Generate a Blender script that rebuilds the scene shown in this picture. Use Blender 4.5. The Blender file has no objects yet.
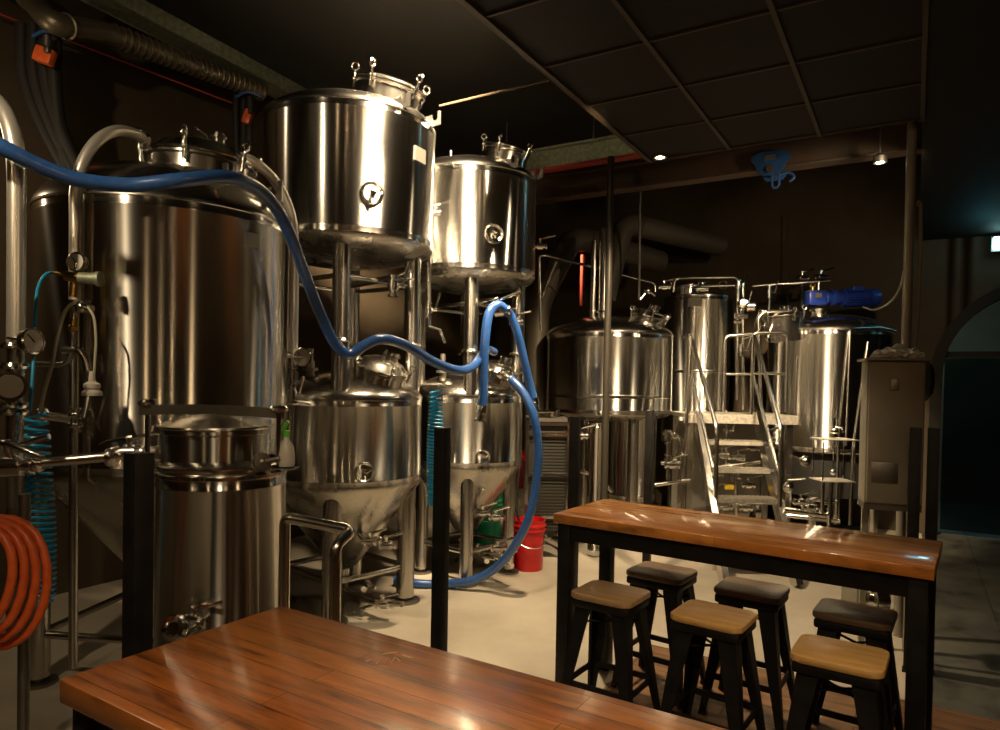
import bpy, bmesh, math, random
from mathutils import Vector, Matrix
from math import sin, cos, pi, radians as R_
random.seed(7)
SC = bpy.context.scene
COL = SC.collection
V = Vector

# ------------------------------------------------------------------ camera
F = 690.0; H = 1.7; PITCH = R_(1.0); ROLL = 0.018; CY = 393.0
c_, s_ = cos(ROLL), sin(ROLL)
_r = V((1, 0, 0)); _f = V((0, cos(PITCH), -sin(PITCH))); _u = V((0, sin(PITCH), cos(PITCH)))
CR = c_*_r + s_*_u; CU = -s_*_r + c_*_u
cam_d = bpy.data.cameras.new('camera'); cam = bpy.data.objects.new('camera', cam_d); COL.objects.link(cam)
cam_d.sensor_fit = 'HORIZONTAL'; cam_d.sensor_width = 36; cam_d.lens = F*36/1000; cam_d.shift_y = (CY-365)/1000
cam_d.clip_start = .05
m = Matrix((CR, CU, -_f)).transposed().to_4x4(); m.translation = (0, 0, H); cam.matrix_world = m
SC.camera = cam

def ray(px, py):
    return (px-500)/F*CR - (py-CY)/F*CU + _f
def at(px, py, Y=None, z=None):          # a point of the place: on the pixel's ray, at distance Y or at height z
    d = ray(px, py)
    t = Y/d.y if z is None else (z-H)/d.z
    return V((0, 0, H)) + d*t
def on_cyl(px, py, c, r):                # where that ray meets an upright cylinder; returns point, outward normal
    d = ray(px, py); a = d.x*d.x+d.y*d.y; b = -(d.x*c[0]+d.y*c[1]); q = c[0]**2+c[1]**2-r*r
    disc = max(b*b-a*q, 0); t = (-b-math.sqrt(disc))/a
    p = V((0, 0, H))+d*t; n = V((p.x-c[0], p.y-c[1], 0)).normalized()
    return p, n
UA = V((.857, -.515, 0)); VA = V((.515, .857, 0)); AZ = -R_(31)
def uv(u, v, z=0): return UA*u + VA*v + V((0, 0, z))

# ------------------------------------------------------------------ materials
def mat(name, color=(.5,.5,.5), metal=0, rough=.5, **k):
    m = bpy.data.materials.new(name); m.use_nodes = True
    b = m.node_tree.nodes['Principled BSDF']
    b.inputs['Base Color'].default_value = (*color, 1); b.inputs['Metallic'].default_value = metal
    b.inputs['Roughness'].default_value = rough
    if k.get('coat'): b.inputs['Coat Weight'].default_value = k['coat']; b.inputs['Coat Roughness'].default_value = k.get('coat_rough', .1)
    if k.get('emit'): b.inputs['Emission Color'].default_value = (*k['emit'], 1); b.inputs['Emission Strength'].default_value = k['strength']
    if k.get('trans'): b.inputs['Transmission Weight'].default_value = k['trans']
    if k.get('spec') is not None: b.inputs['Specular IOR Level'].default_value = k['spec']
    return m
def nodes(m): return m.node_tree.nodes, m.node_tree.links, m.node_tree.nodes['Principled BSDF']
def coords(m, scale=(1,1,1), kind='Object', rot=(0,0,0)):
    n, l, b = nodes(m); tc = n.new('ShaderNodeTexCoord'); mp = n.new('ShaderNodeMapping')
    mp.inputs['Scale'].default_value = scale; mp.inputs['Rotation'].default_value = rot
    l.new(tc.outputs[kind], mp.inputs['Vector']); return mp.outputs['Vector']
def noise(m, vec, scale, detail=3, rough=.5):
    n, l, b = nodes(m); t = n.new('ShaderNodeTexNoise'); t.inputs['Scale'].default_value = scale
    t.inputs['Detail'].default_value = detail; t.inputs['Roughness'].default_value = rough
    l.new(vec, t.inputs['Vector']); return t.outputs['Fac']
def ramp(m, fac, stops):
    n, l, b = nodes(m); r = n.new('ShaderNodeValToRGB'); e = r.color_ramp.elements
    while len(e) < len(stops): e.new(.5)
    for i, (p, c) in enumerate(stops): e[i].position = p; e[i].color = (*c, 1)
    l.new(fac, r.inputs['Fac']); return r.outputs['Color']
def bump(m, fac, strength, dist=.01):
    n, l, b = nodes(m); t = n.new('ShaderNodeBump'); t.inputs['Strength'].default_value = strength
    t.inputs['Distance'].default_value = dist; l.new(fac, t.inputs['Height']); l.new(t.outputs['Normal'], b.inputs['Normal'])
def noisy(m, c1, c2, scale, socket='Base Color', vs=(1,1,1), detail=3, lo=.35, hi=.65):
    f = noise(m, coords(m, vs), scale, detail); o = ramp(m, f, [(lo, c1), (hi, c2)])
    m.node_tree.links.new(o, m.node_tree.nodes['Principled BSDF'].inputs[socket]); return f

def steel(name, col, rough, aniso, wob=0.0):
    m = mat(name, col, 1, rough); n, l, b = nodes(m)
    if aniso:
        b.inputs['Anisotropic'].default_value = aniso; b.inputs['Anisotropic Rotation'].default_value = .25
        t = n.new('ShaderNodeTangent'); t.direction_type = 'RADIAL'; t.axis = 'Z'; l.new(t.outputs[0], b.inputs['Tangent'])
    f = noise(m, coords(m, (1,1,.35)), 6, 3)
    rr = n.new('ShaderNodeMapRange'); rr.inputs['To Min'].default_value = rough*.9; rr.inputs['To Max'].default_value = rough*1.12
    l.new(f, rr.inputs['Value']); l.new(rr.outputs[0], b.inputs['Roughness'])
    if wob:
        f2 = noise(m, coords(m, (1,1,.12)), 3.2, 0); bump(m, f2, wob, .02)
    return m
M = {}
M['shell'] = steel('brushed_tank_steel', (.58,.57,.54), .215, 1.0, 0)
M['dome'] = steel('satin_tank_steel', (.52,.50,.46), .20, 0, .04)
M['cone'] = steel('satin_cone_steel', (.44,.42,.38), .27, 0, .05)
M['pipe'] = steel('bright_pipe_steel', (.70,.67,.62), .20, 0)
M['leg'] = steel('tube_leg_steel', (.50,.48,.44), .24, .6)
M['fit'] = steel('polished_fitting_steel', (.72,.70,.66), .14, 0)
M['arm'] = mat('pale_polished_pipe', (.86,.84,.78), .75, .30)
M['dull'] = mat('dull_steel', (.26,.24,.21), 1, .48)
M['galv'] = mat('galvanised_steel', (.17,.18,.13), .6, .5); noisy(M['galv'], (.24,.27,.19), (.38,.41,.30), 30)
M['duct'] = mat('duct_foil', (.20,.17,.12), .7, .42); 
f = noise(M['duct'], coords(M['duct'], (1,1,1)), 25, 4); bump(M['duct'], f, .5, .01)
M['ductdark'] = mat('painted_duct', (.12,.10,.07), .3, .5)
M['louvre'] = mat('dark_louvre_steel', (.10,.095,.08), .8, .5)
M['poledark'] = mat('dark_pole_paint', (.06,.052,.04), .4, .45)
M['doorframe'] = mat('dark_door_frame', (.018,.014,.010), 0, .6, spec=.2)
M['black'] = mat('black_powder_coat', (.012,.011,.010), 0, .5, spec=.22); noisy(M['black'], (.006,.0055,.005), (.012,.011,.010), 14)
M['rubber'] = mat('black_rubber', (.014,.013,.012), 0, .6)
M['blue'] = mat('blue_rubber_hose', (.028,.10,.34), 0, .3, coat=.6, coat_rough=.2); noisy(M['blue'], (.025,.09,.31), (.033,.115,.37), 40)
M['teal'] = mat('teal_plastic_hose', (.015,.32,.60), 0, .3, coat=.3)
M['orange'] = mat('orange_rubber_hose', (.85,.15,.035), 0, .35); noisy(M['orange'], (.78,.13,.03), (.92,.17,.04), 30)
M['redpl'] = mat('red_plastic', (.62,.012,.015), 0, .35, coat=.2); noisy(M['redpl'], (.56,.010,.013), (.68,.015,.018), 8)
M['greenpl'] = mat('green_plastic', (.005,.22,.10), 0, .38)
M['whitepl'] = mat('white_plastic', (.58,.55,.48), 0, .4)
M['greentrig'] = mat('lime_plastic', (.12,.55,.05), 0, .4)
M['clear'] = mat('white_tubing', (.50,.47,.38), 0, .3)
M['brass'] = mat('brass', (.62,.40,.12), 1, .28)
M['redpipe'] = mat('red_pipe_paint', (.38,.05,.03), 0, .5)
M['rust'] = mat('rusty_beam_paint', (.16,.075,.035), .1, .6); noisy(M['rust'], (.10,.06,.035), (.20,.085,.035), 5)
M['brownbeam'] = mat('brown_beam_paint', (.12,.075,.045), 0, .6); noisy(M['brownbeam'], (.07,.05,.034), (.11,.062,.036), 3)
M['motor'] = mat('blue_motor_paint', (.02,.055,.36), .1, .35, coat=.3); noisy(M['motor'], (.018,.05,.33), (.025,.065,.40), 20)
M['hoist'] = mat('blue_hoist_paint', (.03,.10,.30), .1, .4); noisy(M['hoist'], (.025,.09,.27), (.035,.12,.34), 18)
M['cab'] = mat('grey_cabinet_paint', (.26,.235,.18), .1, .5); noisy(M['cab'], (.24,.22,.17), (.29,.26,.20), 6)
M['dial'] = mat('gauge_dial', (.62,.60,.54), 0, .4)
M['glass'] = mat('dark_glass', (.02,.03,.03), 0, .08)
M['paper'] = mat('crumpled_film', (.62,.58,.50), 0, .5)
M['yellow'] = mat('yellow_plastic', (.75,.52,.03), 0, .45)
M['sign'] = mat('label_plate', (.30,.29,.26), .7, .4)
M['wall'] = mat('brown_wall_paint', (.065,.047,.028), 0, .8, spec=.2)
f = noisy(M['wall'], (.066,.049,.030), (.086,.064,.040), 1.6, detail=6); 
M['ceil'] = mat('dark_ceiling', (.012,.010,.007), 0, .8); noisy(M['ceil'], (.009,.008,.006), (.014,.012,.009), 2)
M['lamp'] = mat('warm_lamp', (1,.8,.5), 0, .5, emit=(1,.78,.45), strength=40)
M['teallamp'] = mat('teal_lamp', (.5,.9,1), 0, .5, emit=(.45,.95,1.0), strength=12)
M['chalk'] = mat('pale_scratch', (.75,.62,.48), 0, .6)

# concrete floor
m = M['conc'] = mat('concrete_floor', (.5,.45,.36), 0, .55); n, l, b = nodes(m)
v = coords(m); f1 = noise(m, v, 1.3, 6, .6); l.new(ramp(m, f1, [(.3,(.40,.345,.26)),(.7,(.56,.50,.40))]), b.inputs['Base Color'])
f2 = noise(m, v, 9, 5, .6); rr = n.new('ShaderNodeMapRange'); rr.inputs['To Min'].default_value=.35; rr.inputs['To Max'].default_value=.7
l.new(f2, rr.inputs['Value']); l.new(rr.outputs[0], b.inputs['Roughness']); bump(m, f2, .08, .01)
# grey tiles / boards: brick patterns
def bricks(name, c1, c2, mortar, w, h, ms, rough, rot=0, offset=.5, coat=0, grain=None):
    m = mat(name, c1, 0, rough); n, l, b = nodes(m); v = coords(m, rot=(0,0,rot))
    t = n.new('ShaderNodeTexBrick'); t.offset = offset; t.inputs['Scale'].default_value = 1
    t.inputs['Color1'].default_value = (*c1,1); t.inputs['Color2'].default_value = (*c2,1); t.inputs['Mortar'].default_value = (*mortar,1)
    t.inputs['Brick Width'].default_value = w; t.inputs['Row Height'].default_value = h; t.inputs['Mortar Size'].default_value = ms
    t.inputs['Mortar Smooth'].default_value = .1; l.new(v, t.inputs['Vector'])
    out = t.outputs['Color']
    if grain:
        mp = n.new('ShaderNodeMapping'); mp.inputs['Scale'].default_value = grain; l.new(v, mp.inputs['Vector'])
        g = noise(m, mp.outputs[0], 1, 6, .65); gr = ramp(m, g, [(.32,(.30,.26,.22)),(.48,(.9,.9,.88)),(.68,(1.35,1.32,1.25))])
        mx = n.new('ShaderNodeMix'); mx.data_type = 'RGBA'; mx.blend_type = 'MULTIPLY'; mx.inputs['Factor'].default_value = 1
        l.new(out, mx.inputs['A']); l.new(gr, mx.inputs['B']); out = mx.outputs['Result']
        g2 = noise(m, mp.outputs[0], .35, 3, .5); bump(m, g2, .015, .01)
    l.new(out, b.inputs['Base Color'])
    if coat: b.inputs['Coat Weight'].default_value = coat; b.inputs['Coat Roughness'].default_value = .09
    return m
M['tile'] = bricks('grey_floor_tile', (.085,.085,.070), (.105,.102,.084), (.05,.05,.04), .9, .45, .006, .5, rot=R_(31)+pi/2, grain=(3,3,3))
M['boards'] = bricks('brown_floor_board', (.17,.085,.04), (.23,.12,.055), (.03,.015,.01), 1.2, .12, .003, .45, rot=R_(31), grain=(2,22,4))
M['table'] = bricks('varnished_red_wood', (.66,.235,.042), (.42,.12,.020), (.08,.024,.006), 1.9, .072, .0012, .30, coat=1, grain=(3,34,8), offset=.3)
M['table'].node_tree.nodes['Principled BSDF'].inputs['Coat Roughness'].default_value = .15
M['table2'] = bricks('varnished_brown_wood', (.70,.31,.07), (.48,.17,.034), (.12,.04,.01), 1.9, .07, .0012, .30, coat=1, grain=(3,38,8), offset=.3)
def wood(name, c1, c2):
    m = mat(name, c1, 0, .42, coat=.3, coat_rough=.25); n, l, b = nodes(m)
    g = noise(m, coords(m, (4,40,4)), 1, 6, .65); l.new(ramp(m, g, [(.3, c1), (.7, c2)]), b.inputs['Base Color']); return m
M['seatlight'] = wood('light_seat_wood', (.50,.27,.08), (.74,.45,.16))
M['seatmid'] = wood('weathered_seat_wood', (.30,.18,.08), (.50,.32,.16))
M['seatdark'] = wood('dark_seat_wood', (.115,.068,.038), (.19,.12,.07))
# mesh ceiling tile
m = M['mesh'] = mat('ceiling_mesh_panel', (.045,.035,.024), 0, .7, spec=.12); n, l, b = nodes(m)
v = coords(m, (1,1,1), rot=(0,0,R_(31)))
w = n.new('ShaderNodeTexWave'); w.inputs['Scale'].default_value = 22; w.wave_type='BANDS'; w.bands_direction='X'; l.new(v, w.inputs['Vector'])
w2 = n.new('ShaderNodeTexWave'); w2.inputs['Scale'].default_value = 22; w2.bands_direction='Y'; l.new(v, w2.inputs['Vector'])
mm = n.new('ShaderNodeMath'); mm.operation='MULTIPLY'; l.new(w.outputs['Fac'], mm.inputs[0]); l.new(w2.outputs['Fac'], mm.inputs[1])
l.new(ramp(m, mm.outputs[0], [(.1,(.011,.008,.005)),(.5,(.003,.002,.0015))]), b.inputs['Base Color'])
M['grid'] = mat('ceiling_grid_bar', (.05,.036,.022), 0, .6, spec=.2)

# ------------------------------------------------------------------ mesh builder
def frame(axis):
    a = V(axis).normalized(); t = V((0,0,1)) if abs(a.z) < .9 else V((1,0,0))
    x = t.cross(a).normalized(); y = a.cross(x); return x, y, a
def clampring(q, p, ax, r):
    q.lathe([(r*.7,-.014),(r*1.18,-.012),(r*1.3,0),(r*1.18,.012),(r*.7,.014)], p, ax, 24)
def clamps(parent, items, name='clamp', m='fit'):
    for p, ax, r in items: q = MB(); clampring(q, p, ax, r); q.build(name, m, parent)
class MB:
    def __init__(s): s.v = []; s.f = []
    def add(s, vs, fs):
        k = len(s.v); s.v += [V(p) for p in vs]; s.f += [[i+k for i in q] for q in fs]; return s
    def box(s, c, size, rz=0, mtx=None, bev=0):
        x, y, z = (q/2 for q in size); b = min(bev, x*.9, y*.9, z*.9)
        if b <= 0:
            vs = [V((i*x, j*y, k*z)) for i in (-1,1) for j in (-1,1) for k in (-1,1)]
            fs = [(0,1,3,2),(4,6,7,5),(0,4,5,1),(2,3,7,6),(0,2,6,4),(1,5,7,3)]
        else:
            bm = bmesh.new(); bmesh.ops.create_cube(bm, size=1, matrix=Matrix.Diagonal((*size, 1)))
            bmesh.ops.bevel(bm, geom=bm.edges[:], offset=b, segments=2, affect='EDGES', profile=.5)
            bm.verts.index_update(); vs = [w.co.copy() for w in bm.verts]; fs = [[w.index for w in q.verts] for q in bm.faces]; bm.free()
        T = mtx if mtx is not None else Matrix.Rotation(rz, 4, 'Z')
        return s.add([V(c)+(T@w if mtx is None else T.to_3x3()@w) for w in vs], fs)
    def lathe(s, prof, c=(0,0,0), axis=(0,0,1), seg=48, caps=True):
        x, y, a = frame(axis); c = V(c); vs = []; fs = []
        for r, z in prof:
            for i in range(seg):
                t = 2*pi*i/seg; vs.append(c + x*(r*cos(t)) + y*(r*sin(t)) + a*z)
        n = len(prof)
        for j in range(n-1):
            for i in range(seg):
                k = (i+1) % seg; fs.append((j*seg+i, j*seg+k, (j+1)*seg+k, (j+1)*seg+i))
        if caps:
            if prof[0][0] > 1e-4: fs.append(tuple(reversed(range(seg))))
            if prof[-1][0] > 1e-4: fs.append(tuple((n-1)*seg+i for i in range(seg)))
        return s.add(vs, fs)
    def cyl(s, p0, p1, r0, r1=None, seg=16):
        p0, p1 = V(p0), V(p1); d = p1-p0; L = d.length; r1 = r0 if r1 is None else r1
        if L < 1e-6: return s
        return s.lathe([(r0,0),(r1,L)], p0, d, seg)
    def tube(s, pts, r, seg=12, closed=False):
        pts = [V(p) for p in pts]; n = len(pts); rs = r if isinstance(r, (list, tuple)) else [r]*n
        T = []
        for i in range(n):
            a = pts[(i-1) % n] if (closed or i > 0) else pts[0]; b = pts[(i+1) % n] if (closed or i < n-1) else pts[-1]
            T.append((b-a).normalized() if (b-a).length > 1e-9 else V((0,0,1)))
        x = frame(T[0])[0]; vs = []; fs = []
        for i in range(n):
            x = (x - T[i]*x.dot(T[i])).normalized(); y = T[i].cross(x)
            for k in range(seg):
                t = 2*pi*k/seg; vs.append(pts[i] + (x*cos(t)+y*sin(t))*rs[i])
        for i in range(n if closed else n-1):
            j = (i+1) % n
            for k in range(seg):
                q = (k+1) % seg; fs.append((i*seg+k, i*seg+q, j*seg+q, j*seg+k))
        if not closed:
            fs.append(tuple(reversed(range(seg)))); fs.append(tuple((n-1)*seg+k for k in range(seg)))
        return s.add(vs, fs)
    def ring(s, c, axis, R, r, seg=28, rs=10):
        x, y, a = frame(axis)
        return s.tube([V(c)+x*(R*cos(2*pi*i/seg))+y*(R*sin(2*pi*i/seg)) for i in range(seg)], r, rs, True)
    def ball(s, c, r, seg=16, sq=1):
        return s.lathe([(max(r*sin(pi*i/10),0), -r*sq*cos(pi*i/10)) for i in range(11)], c, (0,0,1), seg, False)
    def prism(s, poly, c, x, y, th):      # outline poly in the plane (x,y), extruded by th along x cross y
        x, y = V(x).normalized(), V(y).normalized(); a = x.cross(y); c = V(c); n = len(poly)
        vs = [c+x*p+y*q-a*th/2 for p, q in poly]+[c+x*p+y*q+a*th/2 for p, q in poly]
        fs = [tuple(reversed(range(n))), tuple(range(n, 2*n))]+[(i, (i+1) % n, (i+1) % n+n, i+n) for i in range(n)]
        return s.add(vs, fs)
    def build(s, name, m, parent=None, local=False, angle=38, mods=None):
        """one mesh object; coordinates are those of the place unless local"""
        me = bpy.data.meshes.new(name); vs = s.v
        if parent is not None and not local:
            inv = parent['_w'] if False else WORLD[parent.name].inverted(); vs = [inv@w for w in vs]; org = None
        elif parent is None and not local:
            lo = [min(w[i] for w in vs) for i in range(3)]; hi = [max(w[i] for w in vs) for i in range(3)]
            org = V(((lo[0]+hi[0])/2, (lo[1]+hi[1])/2, lo[2])); vs = [w-org for w in vs]
        else: org = None
        me.from_pydata([tuple(w) for w in vs], [], s.f); me.update()
        bm = bmesh.new(); bm.from_mesh(me); bmesh.ops.remove_doubles(bm, verts=bm.verts, dist=1e-6)
        bmesh.ops.recalc_face_normals(bm, faces=bm.faces); bm.to_mesh(me); bm.free()
        me.shade_smooth(); me.set_sharp_from_angle(angle=R_(angle)); me.materials.append(M[m] if isinstance(m, str) else m)
        o = bpy.data.objects.new(name, me); COL.objects.link(o)
        if org is not None: o.location = org
        if parent is not None: o.parent = parent
        WORLD[o.name] = (WORLD[parent.name].copy() if parent is not None else Matrix.Translation(org or V((0,0,0))))
        return o
WORLD = {}
def tag(o, label, cat, group=None, kind=None):
    if label: o['label'] = label
    if cat: o['category'] = cat
    if group: o['group'] = group
    if kind: o['kind'] = kind
    return o
def thing(name, label, cat, loc=(0,0,0), rz=0, group=None):
    o = bpy.data.objects.new(name, None); o.empty_display_size = .1; COL.objects.link(o); o.location = loc; o.rotation_euler = (0,0,rz)
    WORLD[o.name] = Matrix.Translation(V(loc)) @ Matrix.Rotation(rz, 4, 'Z')
    return tag(o, label, cat, group)
def struct(name, mb, m, **k):
    o = mb.build(name, m, **k); o['kind'] = 'structure'; return o
def dup(root, loc, rz, label, group=None):
    r = root.copy(); COL.objects.link(r); r.location = loc; r.rotation_euler = (0,0,rz); r['label'] = label
    if group: r['group'] = group
    for ch in list(root.children):
        c = ch.copy(); COL.objects.link(c); c.parent = r
        for g in ch.children:
            d = g.copy(); COL.objects.link(d); d.parent = c
    return r
def smooth(pts, n=8):                     # Catmull-Rom through the points
    P = [V(p) for p in pts]; P = [P[0]*2-P[1]]+P+[P[-1]*2-P[-2]]; out = []
    for i in range(1, len(P)-2):
        a, b, c, d = P[i-1:i+3]
        for k in range(n):
            t = k/n; out.append(.5*((2*b)+(c-a)*t+(2*a-5*b+4*c-d)*t*t+(3*b-a-3*c+d)*t**3))
    return out+[P[-2]]
def bend(pts, r, n=6):                    # straight runs with rounded corners
    P = [V(p) for p in pts]; out = [P[0]]
    for i in range(1, len(P)-1):
        a, b, c = P[i-1:i+2]; d0 = (a-b); d1 = (c-b); q = min(r, d0.length*.48, d1.length*.48)
        s0 = b+d0.normalized()*q; s1 = b+d1.normalized()*q
        for k in range(n+1):
            t = k/n; out.append(s0*(1-t)**2+b*2*t*(1-t)+s1*t*t)
    return out+[P[-1]]
# ------------------------------------------------------------------ the room
def slab(u0, u1, v0, v1, z0, z1):
    mb = MB(); return mb.box(uv((u0+u1)/2, (v0+v1)/2, (z0+z1)/2), (u1-u0, v1-v0, z1-z0), AZ)
struct('floor', slab(-5.8, 4.7, -3.7, 12.5, -.12, 0), 'conc')
def flat(name, u0, u1, v0, v1, z, m):     # floor finish: object axes along the room
    mb = MB(); mb.box((0,0,-z/2), (u1-u0, v1-v0, z)); o = mb.build(name, m, local=True); o.location = uv((u0+u1)/2, (v0+v1)/2, z)
    o.rotation_euler = (0,0,AZ); o['kind'] = 'structure'; return o
for nm in ('tile', 'boards'):             # those two finishes are laid in their own object's axes
    for nd in M[nm].node_tree.nodes:
        if nd.type == 'MAPPING' and nd.inputs['Rotation'].default_value[2] != 0: nd.inputs['Rotation'].default_value = (0,0,pi/2 if nm == 'tile' else 0)
flat('floor', -1.44, 4.6, -3.6, 4.34, .006, 'boards'); flat('floor', .11, 4.6, 4.34, 12.4, .004, 'tile')
struct('wall_left', slab(-5.8, -5.6, -3.7, 9.7, 0, 4.7), 'wall')
struct('wall_right', slab(4.5, 4.7, -3.7, 12.5, 0, 4.7), 'wall')
struct('wall_front', slab(-5.8, 4.7, -3.7, -3.5, 0, 4.7), 'wall')
WV = 9.48
mb = MB(); mb.box(uv(-2.725, WV+.11, 2.35), (5.75, .22, 4.7), AZ); mb.box(uv(3.425, WV+.11, 2.35), (2.15, .22, 4.7), AZ)
NA = 28; ac, ar, az_ = 1.25, 1.1, 1.85
for i in range(NA):
    t0, t1 = pi-pi*i/NA, pi-pi*(i+1)/NA; a = (ac+ar*cos(t0), az_+ar*sin(t0)); b2 = (ac+ar*cos(t1), az_+ar*sin(t1))
    q = []
    for w in (WV, WV+.22): q += [uv(a[0], w, a[1]), uv(b2[0], w, b2[1]), uv(b2[0], w, 4.7), uv(a[0], w, 4.7)]
    mb.add(q, [(0,1,2,3),(7,6,5,4),(0,4,5,1),(3,2,6,7),(1,5,6,2),(0,3,7,4)])
struct('wall_back', mb, 'wall')
# arched doorway: dark steel frame, transom, tinted glass
m = M['tint'] = mat('tinted_door_glass', (.10,.16,.16), 0, .06, trans=1); m.node_tree.nodes['Principled BSDF'].inputs['IOR'].default_value = 1.25
dr = thing('door_1', None, None, uv(ac, WV+.1, 0), AZ); dr['kind'] = 'structure'
def archpts(r, w, n=28): return [uv(ac-r, w, 0)]+[uv(ac+r*cos(pi-pi*i/n), w, az_+r*sin(pi-pi*i/n)) for i in range(n+1)]+[uv(ac+r, w, 0)]
mb = MB(); A1 = archpts(ar, WV-.03); A2 = archpts(ar-.12, WV-.03); A3 = archpts(ar, WV+.24); A4 = archpts(ar-.12, WV+.24)
for i in range(len(A1)-1):
    mb.add([A1[i],A1[i+1],A2[i+1],A2[i],A3[i],A3[i+1],A4[i+1],A4[i]], [(0,1,2,3),(4,7,6,5),(0,4,5,1),(3,2,6,7)])
mb.build('door_frame', 'doorframe', dr)
mb = MB(); mb.box(uv(ac, WV+.1, 2.10), (2*ar-.24, .07, .07), AZ); mb.box(uv(ac, WV+.1, 1.05), (.05, .06, 2.1), AZ); mb.build('transom', 'doorframe', dr)
mb = MB(); mb.box(uv(ac-.5, WV+.1, 1.06), (.92, .012, 2.0), AZ); mb.build('door_pane', 'tint', dr)
mb = MB(); mb.box(uv(ac+.5, WV+.1, 1.06), (.92, .012, 2.0), AZ); mb.build('door_pane', 'tint', dr)
mb = MB(); mb.cyl(uv(ac-.1, WV+.03, .9), uv(ac-.1, WV+.03, 1.3), .014); mb.build('door_handle', 'fit', dr)
# passage behind the door
mb = MB(); mb.box(uv(1.25, 12.45, 2.3), (6.7, .15, 4.6), AZ); mb.box(uv(-1.2, 11.1, 2.3), (.15, 2.8, 4.6), AZ); struct('wall_passage', mb, 'wall')
# ceilings
struct('ceiling', slab(-5.8, 4.7, -3.7, 12.5, 4.6, 4.75), 'ceil')
GZ = 3.43
o = flat('ceiling', 0, 4.5, -3.5, 12.4, .03, 'mesh'); o.location.z = GZ+.03
mb = slab(0.0, 4.5, 5.2, WV, GZ+.03, 4.6); struct('trim_1', mb, 'ceil')
mb = MB()
NU, NV = 3, 15
grid = MB(); panel = []
for j in range(15):
    for i in range(3):
        pass
o = flat('ceiling', -1.8, 0, -3.5, 5.2, .03, 'mesh'); o.location.z = GZ+.03
g = MB()
for k in range(4): g.box(uv(-1.8+.6*k, .85, GZ-.006), (.024 if k else .034, 8.7, .02), AZ)
for k in range(15): g.box(uv(-.9, 5.2-.6*k-.02, GZ-.004), (1.8, .014, .012), AZ)
for k in range(1, 7): g.box(uv(.6*k+.3, .85, GZ-.004), (.014, 8.7, .012), AZ)
struct('trim_2', g, 'grid')
mb = slab(-1.8, 0, 5.17, 5.2, GZ, GZ+.16); mb.box(uv(-1.8, .85, GZ+.06), (.03, 8.7, .14), AZ); struct('trim_3', mb, 'brownbeam')

# ------------------------------------------------------------------ fittings shared by the tanks
def valve(parent, p, ax, s=1.0, side=(0,0,1), name='valve', handle=True, m='fit', hm='fit'):
    p = V(p); ax = V(ax).normalized(); sd = V(side); sd = (sd-ax*sd.dot(ax)).normalized(); q = MB()
    q.lathe([(.018,-.07),(.034,-.068),(.034,-.055),(.022,-.05),(.022,-.03),(.037,-.028),(.037,.028),(.022,.03),(.022,.05),(.034,.055),(.034,.068),(.018,.07)], p, ax, 20) if s == 1 else \
        q.lathe([(r*s, z*s) for r, z in [(.018,-.07),(.034,-.068),(.034,-.055),(.022,-.05),(.022,-.03),(.037,-.028),(.037,.028),(.022,.03),(.022,.05),(.034,.055),(.034,.068),(.018,.07)]], p, ax, 20)
    q.cyl(p, p+sd*.065*s, .010*s, seg=10)
    o = q.build(name, m, parent)
    if handle:
        h = MB(); top = p+sd*.068*s; d = (ax*.9+sd*.25).normalized()
        h.cyl(top-sd*.01*s, top+sd*.012*s, .017*s, seg=12); h.tube([top, top+d*.06*s, top+d*.15*s], [.008*s,.009*s,.011*s], 8)
        h.build('valve_handle', hm, o)
    return o
def gauge(parent, p, n, r=.045, stem=(0,0,-1), name='pressure_gauge'):
    p = V(p); q = MB(); q.lathe([(r*.2,-.03),(r*.92,-.03),(r,-.02),(r*1.04,.004),(r*.92,.008),(r*.9,.0)], p, n, 28); q.cyl(p, p+V(stem)*r*2.0, .007)
    o = q.build(name, 'fit', parent); d = MB(); d.lathe([(0,.0),(r*.88,.001)], p+V(n).normalized()*.001, n, 24, False); d.build('dial', 'dial', o)
    x, y, a = frame(n); d = MB(); c = p+a*.004; ang = 2.3; k = x*cos(ang)+y*sin(ang)
    d.tube([c-k*r*.15, c+k*r*.7], .0022, 6); d.build('needle', 'black', o); return o
def clampring(q, p, ax, r):
    q.lathe([(r*.7,-.014),(r*1.18,-.012),(r*1.3,0),(r*1.18,.012),(r*.7,.014)], p, ax, 24)
def eyebolt(parent, p, up, s=1.0, name='eye_bolt', out=(1,0,0)):
    p = V(p); up = V(up).normalized(); q = MB(); q.cyl(p-up*.05*s, p+up*.075*s, .011*s, seg=10); q.lathe([(.016*s,-.012*s),(.018*s,0),(.013*s,.03*s)], p+up*.02*s, up, 12)
    q.ring(p+up*.098*s, out, .026*s, .0095*s, 20, 8); return q.build(name, 'fit', parent)
def lug(parent, p, n, s=1.0, name='lifting_lug'):
    n = V((n[0], n[1], 0)).normalized(); q = MB()
    q.prism([(-.10,-.05),(.06,-.05),(.10,-.04),(.10,.055),(.075,.055),(.075,.005),(.065,-.012),(.045,-.012),(.035,.005),(.035,.03),(-.10,.0)], p, n, (0,0,1), .012)
    for v_ in q.v: v_ -= V(p); v_ *= s; v_ += V(p)
    return q.build(name, 'pipe', parent)
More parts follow.
